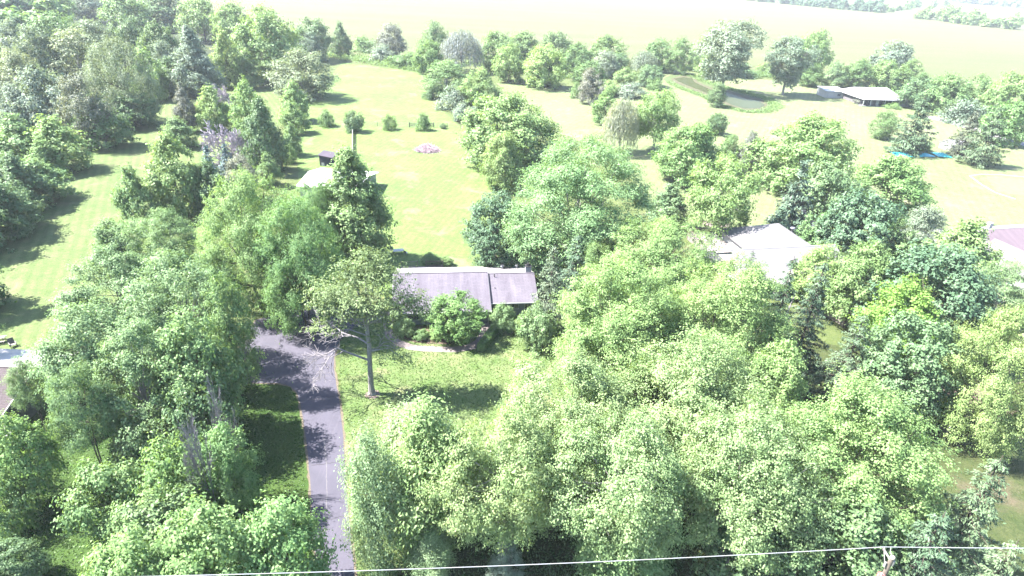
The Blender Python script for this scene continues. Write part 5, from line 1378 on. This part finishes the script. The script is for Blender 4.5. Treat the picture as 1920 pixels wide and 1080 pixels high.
 ('right_wood_tree', 'M', 'bright', 200.7, 264.0, 18.2, 8.75, 'bright tree at the frame edge on the right-hand wood'),
 ('right_wood_bush', 'U', 'silver', 175.6, 248.4, 9.7, 6.88, 'silvery bushes between the two big meadow spruces'),
 ('right_wood_tree', 'M', 'bright2', 169.2, 217.9, 14.8, 7.37, 'yellowish tree at the frame edge behind the big right spruce'),
 ('pine_tree', 'P', 'pinegreen', 125.7, 198.4, 18.4, 7.14, 'large broad pine beside the blue tarps'),
 ('pine_bush', 'U', 'mid', 132.6, 203.5, 3.2, 4.3, 'bushes at the foot of the broad pine near the tarps'),
 ('pine_tree', 'P', 'brownpine', 142.8, 198.2, 15.1, 5.17, 'brownish pine behind the small white shed'),
 ('pine_tree', 'P', 'pinegreen', 142.0, 188.2, 17.9, 7.12, 'dense dark pine right of the small white shed'),
 ('apple_tree', 'L', 'mid', 126.7, 217.5, 9.8, 4.53, 'small leaning tree left of the broad pine'),
 ('shrub', 'U', 'greyp', 151.3, 281.9, 2.7, 2.67, 'little dark shrub before the white outbuilding'),
 ('shrub', 'U', 'bright', 162.7, 277.1, 2.2, 3.28, 'pale low shrub in front of the porch'),
 ('spruce_tree', 'S1', 'paleconifer', 42.0, 39.9, 15, 3.94, 'pale feathery spruce at the right edge beside the shaded lawn'),
 ('spruce_tree', 'S1', 'spruce', 35.1, 35.3, 13, 3.94, 'dark spruce immediately right of the utility pole'),
 ('spruce_tree', 'S1', 'paleconifer', 40.2, 33.7, 12, 3.43, 'pale spruce in the bottom right corner'),
 ('shrub', 'U', 'bluespruce2', 59.8, 65.7, 1.3, 0.9, 'small blue-grey shrub in the mulch bed at the right'),
 ('topiary_bush', 'N1', 'arbor', 47.6, 120.7, 3.5, 1.48, 'upper ball-shaped bush at the deck of the white-roofed house'),
 ('topiary_bush', 'N1', 'arbor', 46.9, 119.2, 2.4, 1.26, 'lower ball-shaped bush beside the deck stairs'),
 ('topiary_bush', 'N1', 'arbor', 54.8, 125.2, 1.8, 1.27, 'flat clipped bush behind the deck railing'),
 ('shrub', 'M1', 'mid2', -15.2, 101.9, 2.2, 1.58, 'pale flower bed shrub behind the house roof'),
 ('shrub', 'N1', 'mid', -12.5, 101.5, 1.8, 1.29, 'dark round shrub at the right end of the flower bed'),
 ('shrub', 'U', 'dark', 109.7, 131.8, 1.5, 1.71, 'dark shrub behind the pink-roofed house'),
 ('woodland_tree', 'M', 'dark', -97.3, 97.7, 14.4, 5.59, 'woodland tree beyond the left frame edge shading the wide part of the lane'),
 ('woodland_tree', 'M', 'dark', -80.9, 78.9, 14, 4.5, 'second woodland tree beyond the left edge, nearer the house'),
 ('woodland_tree', 'L1', 'mid', -69.8, 63.0, 14, 3.93, 'thin woodland tree beyond the left edge beside the bottom left house'),
]
for name, sp, colour, x, y, h, r, label in ROWS:
    cat = CATS.get(name.split('_')[-1], 'tree')
    grp = {'woodland_tree': 'trees of the left woods', 'hedgerow_tree': 'trees of the far hedgerow', 'maple_tree': 'maples', 'shrub': 'shrubs', 'spruce_tree': 'spruces'}.get(name)
    plant(name, sp, colour, x, y, h, r, label, cat, grp)

# ------------------------------------------------------------------ ground cover and far woods: nobody could count these
def cover(name, pts, k, leaf, h, colour, seed, label, spread=1.0, ratio=.4, up=True):
    """leafy ground cover scattered along a line of points (x, y, half width)"""
    rng = np.random.default_rng(seed)
    pts = np.array(pts, float)
    seg = np.linalg.norm(np.diff(pts[:, :2], axis=0), axis=1) * (pts[:-1, 2] + pts[1:, 2])
    i = rng.choice(len(seg), k, p=seg / seg.sum())
    t = rng.uniform(size=(k, 1))
    c = pts[i] * (1 - t) + pts[i + 1] * t
    q = rng.normal(size=(k, 2)) * .45 * c[:, 2:3] * spread
    cl = np.sin(c[:, 0] * .9 + q[:, 0]) * np.cos(c[:, 1] * .7 + q[:, 1] * 1.3)
    z = h * (.55 + .45 * cl) * rng.uniform(.05, 1, k) ** .7
    P = np.stack([c[:, 0] + q[:, 0], c[:, 1] + q[:, 1], np.maximum(z, .06)], 1)
    T = rng.normal(size=(k, 3)) * .5 + np.array([0, 0, 1.0 if up else .1])
    N = rng.normal(size=(k, 3)) + np.array([0, 0, .35 if up else 1.0])
    L = leaf * rng.uniform(.6, 1.3, k)
    me = leaf_mesh(name, P, N, L, L * ratio, .5 + .35 * cl + rng.normal(size=k) * .15, rng, T)
    return tag(link(name, me, None, LEAF[colour]), label, None, None, 'stuff')
cover('undergrowth', [(-108, 362, 5), (-95, 352, 7), (-75, 340, 8), (-58, 326, 6), (-48, 318, 4)], 9000, .9, 2.6, 'mid', 1, 'rough hedgerow growth along the far end of the back lawn')
cover('undergrowth', [(-30, 352, 5), (5, 330, 4), (20, 318, 4), (40, 330, 5), (60, 352, 5)], 7000, .9, 2.4, 'mid', 2, 'rough growth at the foot of the middle tree line')
cover('undergrowth', [(74, 372, 5), (95, 366, 6), (118, 356, 7), (140, 352, 6), (165, 352, 5)], 9000, .9, 2.8, 'mid', 3, 'rough growth behind the pond')
cover('undergrowth', [(-36, 288, 4), (-30, 262, 4), (-22, 235, 4), (-15, 212, 3.5), (-9, 185, 3), (-5, 160, 3)], 11000, .7, 3.2, 'silver', 4, 'tangled growth under the right hedge of the back lawn')
cover('undergrowth', [(170, 312, 6), (190, 320, 9), (205, 285, 9), (190, 262, 8), (182, 236, 7)], 12000, .9, 3.5, 'mid', 5, 'bushy growth behind the porch house')
cover('tall_grass', [(73, 318, 2), (76, 302, 2), (82, 286, 2), (84, 265, 2), (91, 254, 2.4), (100, 256, 3), (109, 268, 3), (111, 285, 3), (104, 300, 3), (97, 314, 3), (92, 332, 3), (88, 348, 3)], 14000, .6, 1.1, 'mid', 6, 'tall reedy grass round the pond')
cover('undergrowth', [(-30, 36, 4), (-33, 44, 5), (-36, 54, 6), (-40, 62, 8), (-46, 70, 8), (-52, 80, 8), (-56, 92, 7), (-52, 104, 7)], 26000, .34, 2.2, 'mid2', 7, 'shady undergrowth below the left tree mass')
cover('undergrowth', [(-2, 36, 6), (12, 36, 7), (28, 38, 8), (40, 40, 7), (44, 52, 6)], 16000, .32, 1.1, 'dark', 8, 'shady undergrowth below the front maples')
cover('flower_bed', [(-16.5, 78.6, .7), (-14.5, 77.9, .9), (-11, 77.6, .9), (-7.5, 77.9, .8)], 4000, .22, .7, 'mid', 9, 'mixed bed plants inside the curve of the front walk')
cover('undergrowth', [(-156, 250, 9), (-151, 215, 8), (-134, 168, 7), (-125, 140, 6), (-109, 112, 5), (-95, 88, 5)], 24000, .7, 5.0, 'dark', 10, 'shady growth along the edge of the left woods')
def turf(name, poly, k, leaf, colour, seed, label, avoid=None):
    rng = np.random.default_rng(seed)
    pg = np.array(poly, float)
    lo, hi = pg.min(0), pg.max(0)
    q = rng.uniform(lo, hi, (k * 2, 2))
    def inside(q, pg):
        ok = np.zeros(len(q), bool)
        j = len(pg) - 1
        for i in range(len(pg)):
            a, b = pg[i], pg[j]
            cr = ((a[1] > q[:, 1]) != (b[1] > q[:, 1])) & (q[:, 0] < (b[0] - a[0]) * (q[:, 1] - a[1]) / (b[1] - a[1] + 1e-12) + a[0])
            ok ^= cr
            j = i
        return ok
    ok = inside(q, pg)
    for av in (avoid or []): ok &= ~inside(q, np.array(av, float))
    q = q[ok][:k]
    k = len(q)
    P = np.concatenate([q, np.full((k, 1), .07)], 1) + rng.normal(size=(k, 3)) * np.array([0, 0, .015])
    N = rng.normal(size=(k, 3)) * .6 + np.array([0, 0, 1.0])
    L = leaf * rng.uniform(.6, 1.4, k)
    tone = .5 + .4 * np.sin(q[:, 0] * .35 + np.sin(q[:, 1] * .21) * 2) * np.cos(q[:, 1] * .28) + rng.normal(size=k) * .2
    return tag(link(name, leaf_mesh(name, P, N, L, L * .5, tone, rng), None, LEAF[colour]), label, None, None, 'stuff')
WALKPOLY = walk_in + walk_out
turf('grass', [(-26, 84), (-24.6, 74), (-22.2, 64.5), (-19.2, 56.7), (-13.8, 40), (-11.8, 34), (6, 34), (12, 60), (8, 82)], 26000, .20, 'front_turf', 21, 'mown grass of the front lawn', [drive, WALKPOLY])
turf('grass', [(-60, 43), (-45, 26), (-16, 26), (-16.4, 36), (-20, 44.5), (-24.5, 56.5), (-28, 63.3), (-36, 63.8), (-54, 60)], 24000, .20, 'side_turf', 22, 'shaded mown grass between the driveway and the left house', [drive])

def far_wood(name, line, k, size, colour, seed, label):
    rng = np.random.default_rng(seed)
    line = np.array(line, float)
    seg = np.linalg.norm(np.diff(line[:, :2], axis=0), axis=1)
    P, N, TN = [], [], []
    for _ in range(k):
        i = rng.choice(len(seg), p=seg / seg.sum())
        t = rng.uniform()
        c = line[i] * (1 - t) + line[i + 1] * t
        r = size * rng.uniform(.6, 1.25)
        h = r * rng.uniform(1.6, 2.5)
        x, y = c[0] + rng.normal() * c[2] * .5, c[1] + rng.normal() * c[2] * .5
        bc, rb = boughs_of(rng, r, h, .05, 'dome', 12, .34, .35)
        p, n, tn = leaves_on(rng, bc, rb, np.array([0, 0, h * .45]), .42 * (6 / size) ** 2, 4, .11 * size)
        P.append(p + np.array([x, y, 0])); N.append(n); TN.append(np.clip(tn * .6 + rng.uniform(0, .4), 0, 1))
    P, N, TN = np.concatenate(P), np.concatenate(N), np.concatenate(TN)
    L = size * .27 * rng.uniform(.7, 1.3, len(P))
    return tag(link(name, leaf_mesh(name, P, N, L, L * .65, TN, rng), None, LEAF[colour]), label, None, None, 'stuff')
far_wood('far_wood', [(438.1, 1344.7, 6), (490.6, 1260.8, 8), (528.4, 1167.0, 8), (573.4, 1093.3, 8)], 46, 8, 'bluedark', 31, 'dark wood along the far field edge at the top right')
far_wood('far_wood', [(564.5, 981.8, 8), (586.6, 956.2, 10), (585.5, 873.0, 12), (608.0, 813.2, 12)], 30, 7, 'mid', 32, 'lighter far copse right of the dark wood')
far_wood('far_wood', [(562.5, 1063.8, 5), (630.7, 1152.5, 5), (780.9, 1364.2, 5), (879.4, 1430.0, 5)], 12, 6, 'mid', 35, 'scattered far trees between the dark wood and the copse')
far_wood('far_wood', [(1207.9, 1926.0, 20), (1136.6, 1682.7, 25), (1160.1, 1561.8, 25)], 40, 12, 'blue', 33, 'most distant hazy wood in the top right corner')
far_wood('left_forest', [(-420, 560, 30), (-380, 480, 40), (-330, 400, 40), (-260, 300, 30), (-220, 230, 25)], 34, 11, 'mid', 34, 'rest of the left woods behind the nearer crowns')

# ------------------------------------------------------------------ haze
hz = MB().box(-4400, -400, -1.5, 4400, 5400, 58)
hzm = bpy.data.materials.new('haze_air')
hzm.use_nodes = True
hn = hzm.node_tree
hn.nodes.clear()
ho = hn.nodes.new('ShaderNodeOutputMaterial')
hv = hn.nodes.new('ShaderNodeVolumePrincipled')
hv.inputs['Color'].default_value = (.86, .92, 1.0, 1)
hv.inputs['Density'].default_value = HAZE
hv.inputs['Anisotropy'].default_value = 0.0
hn.links.new(hv.outputs[0], ho.inputs['Volume'])
tag(hz.build('haze', hzm), kind='stuff')
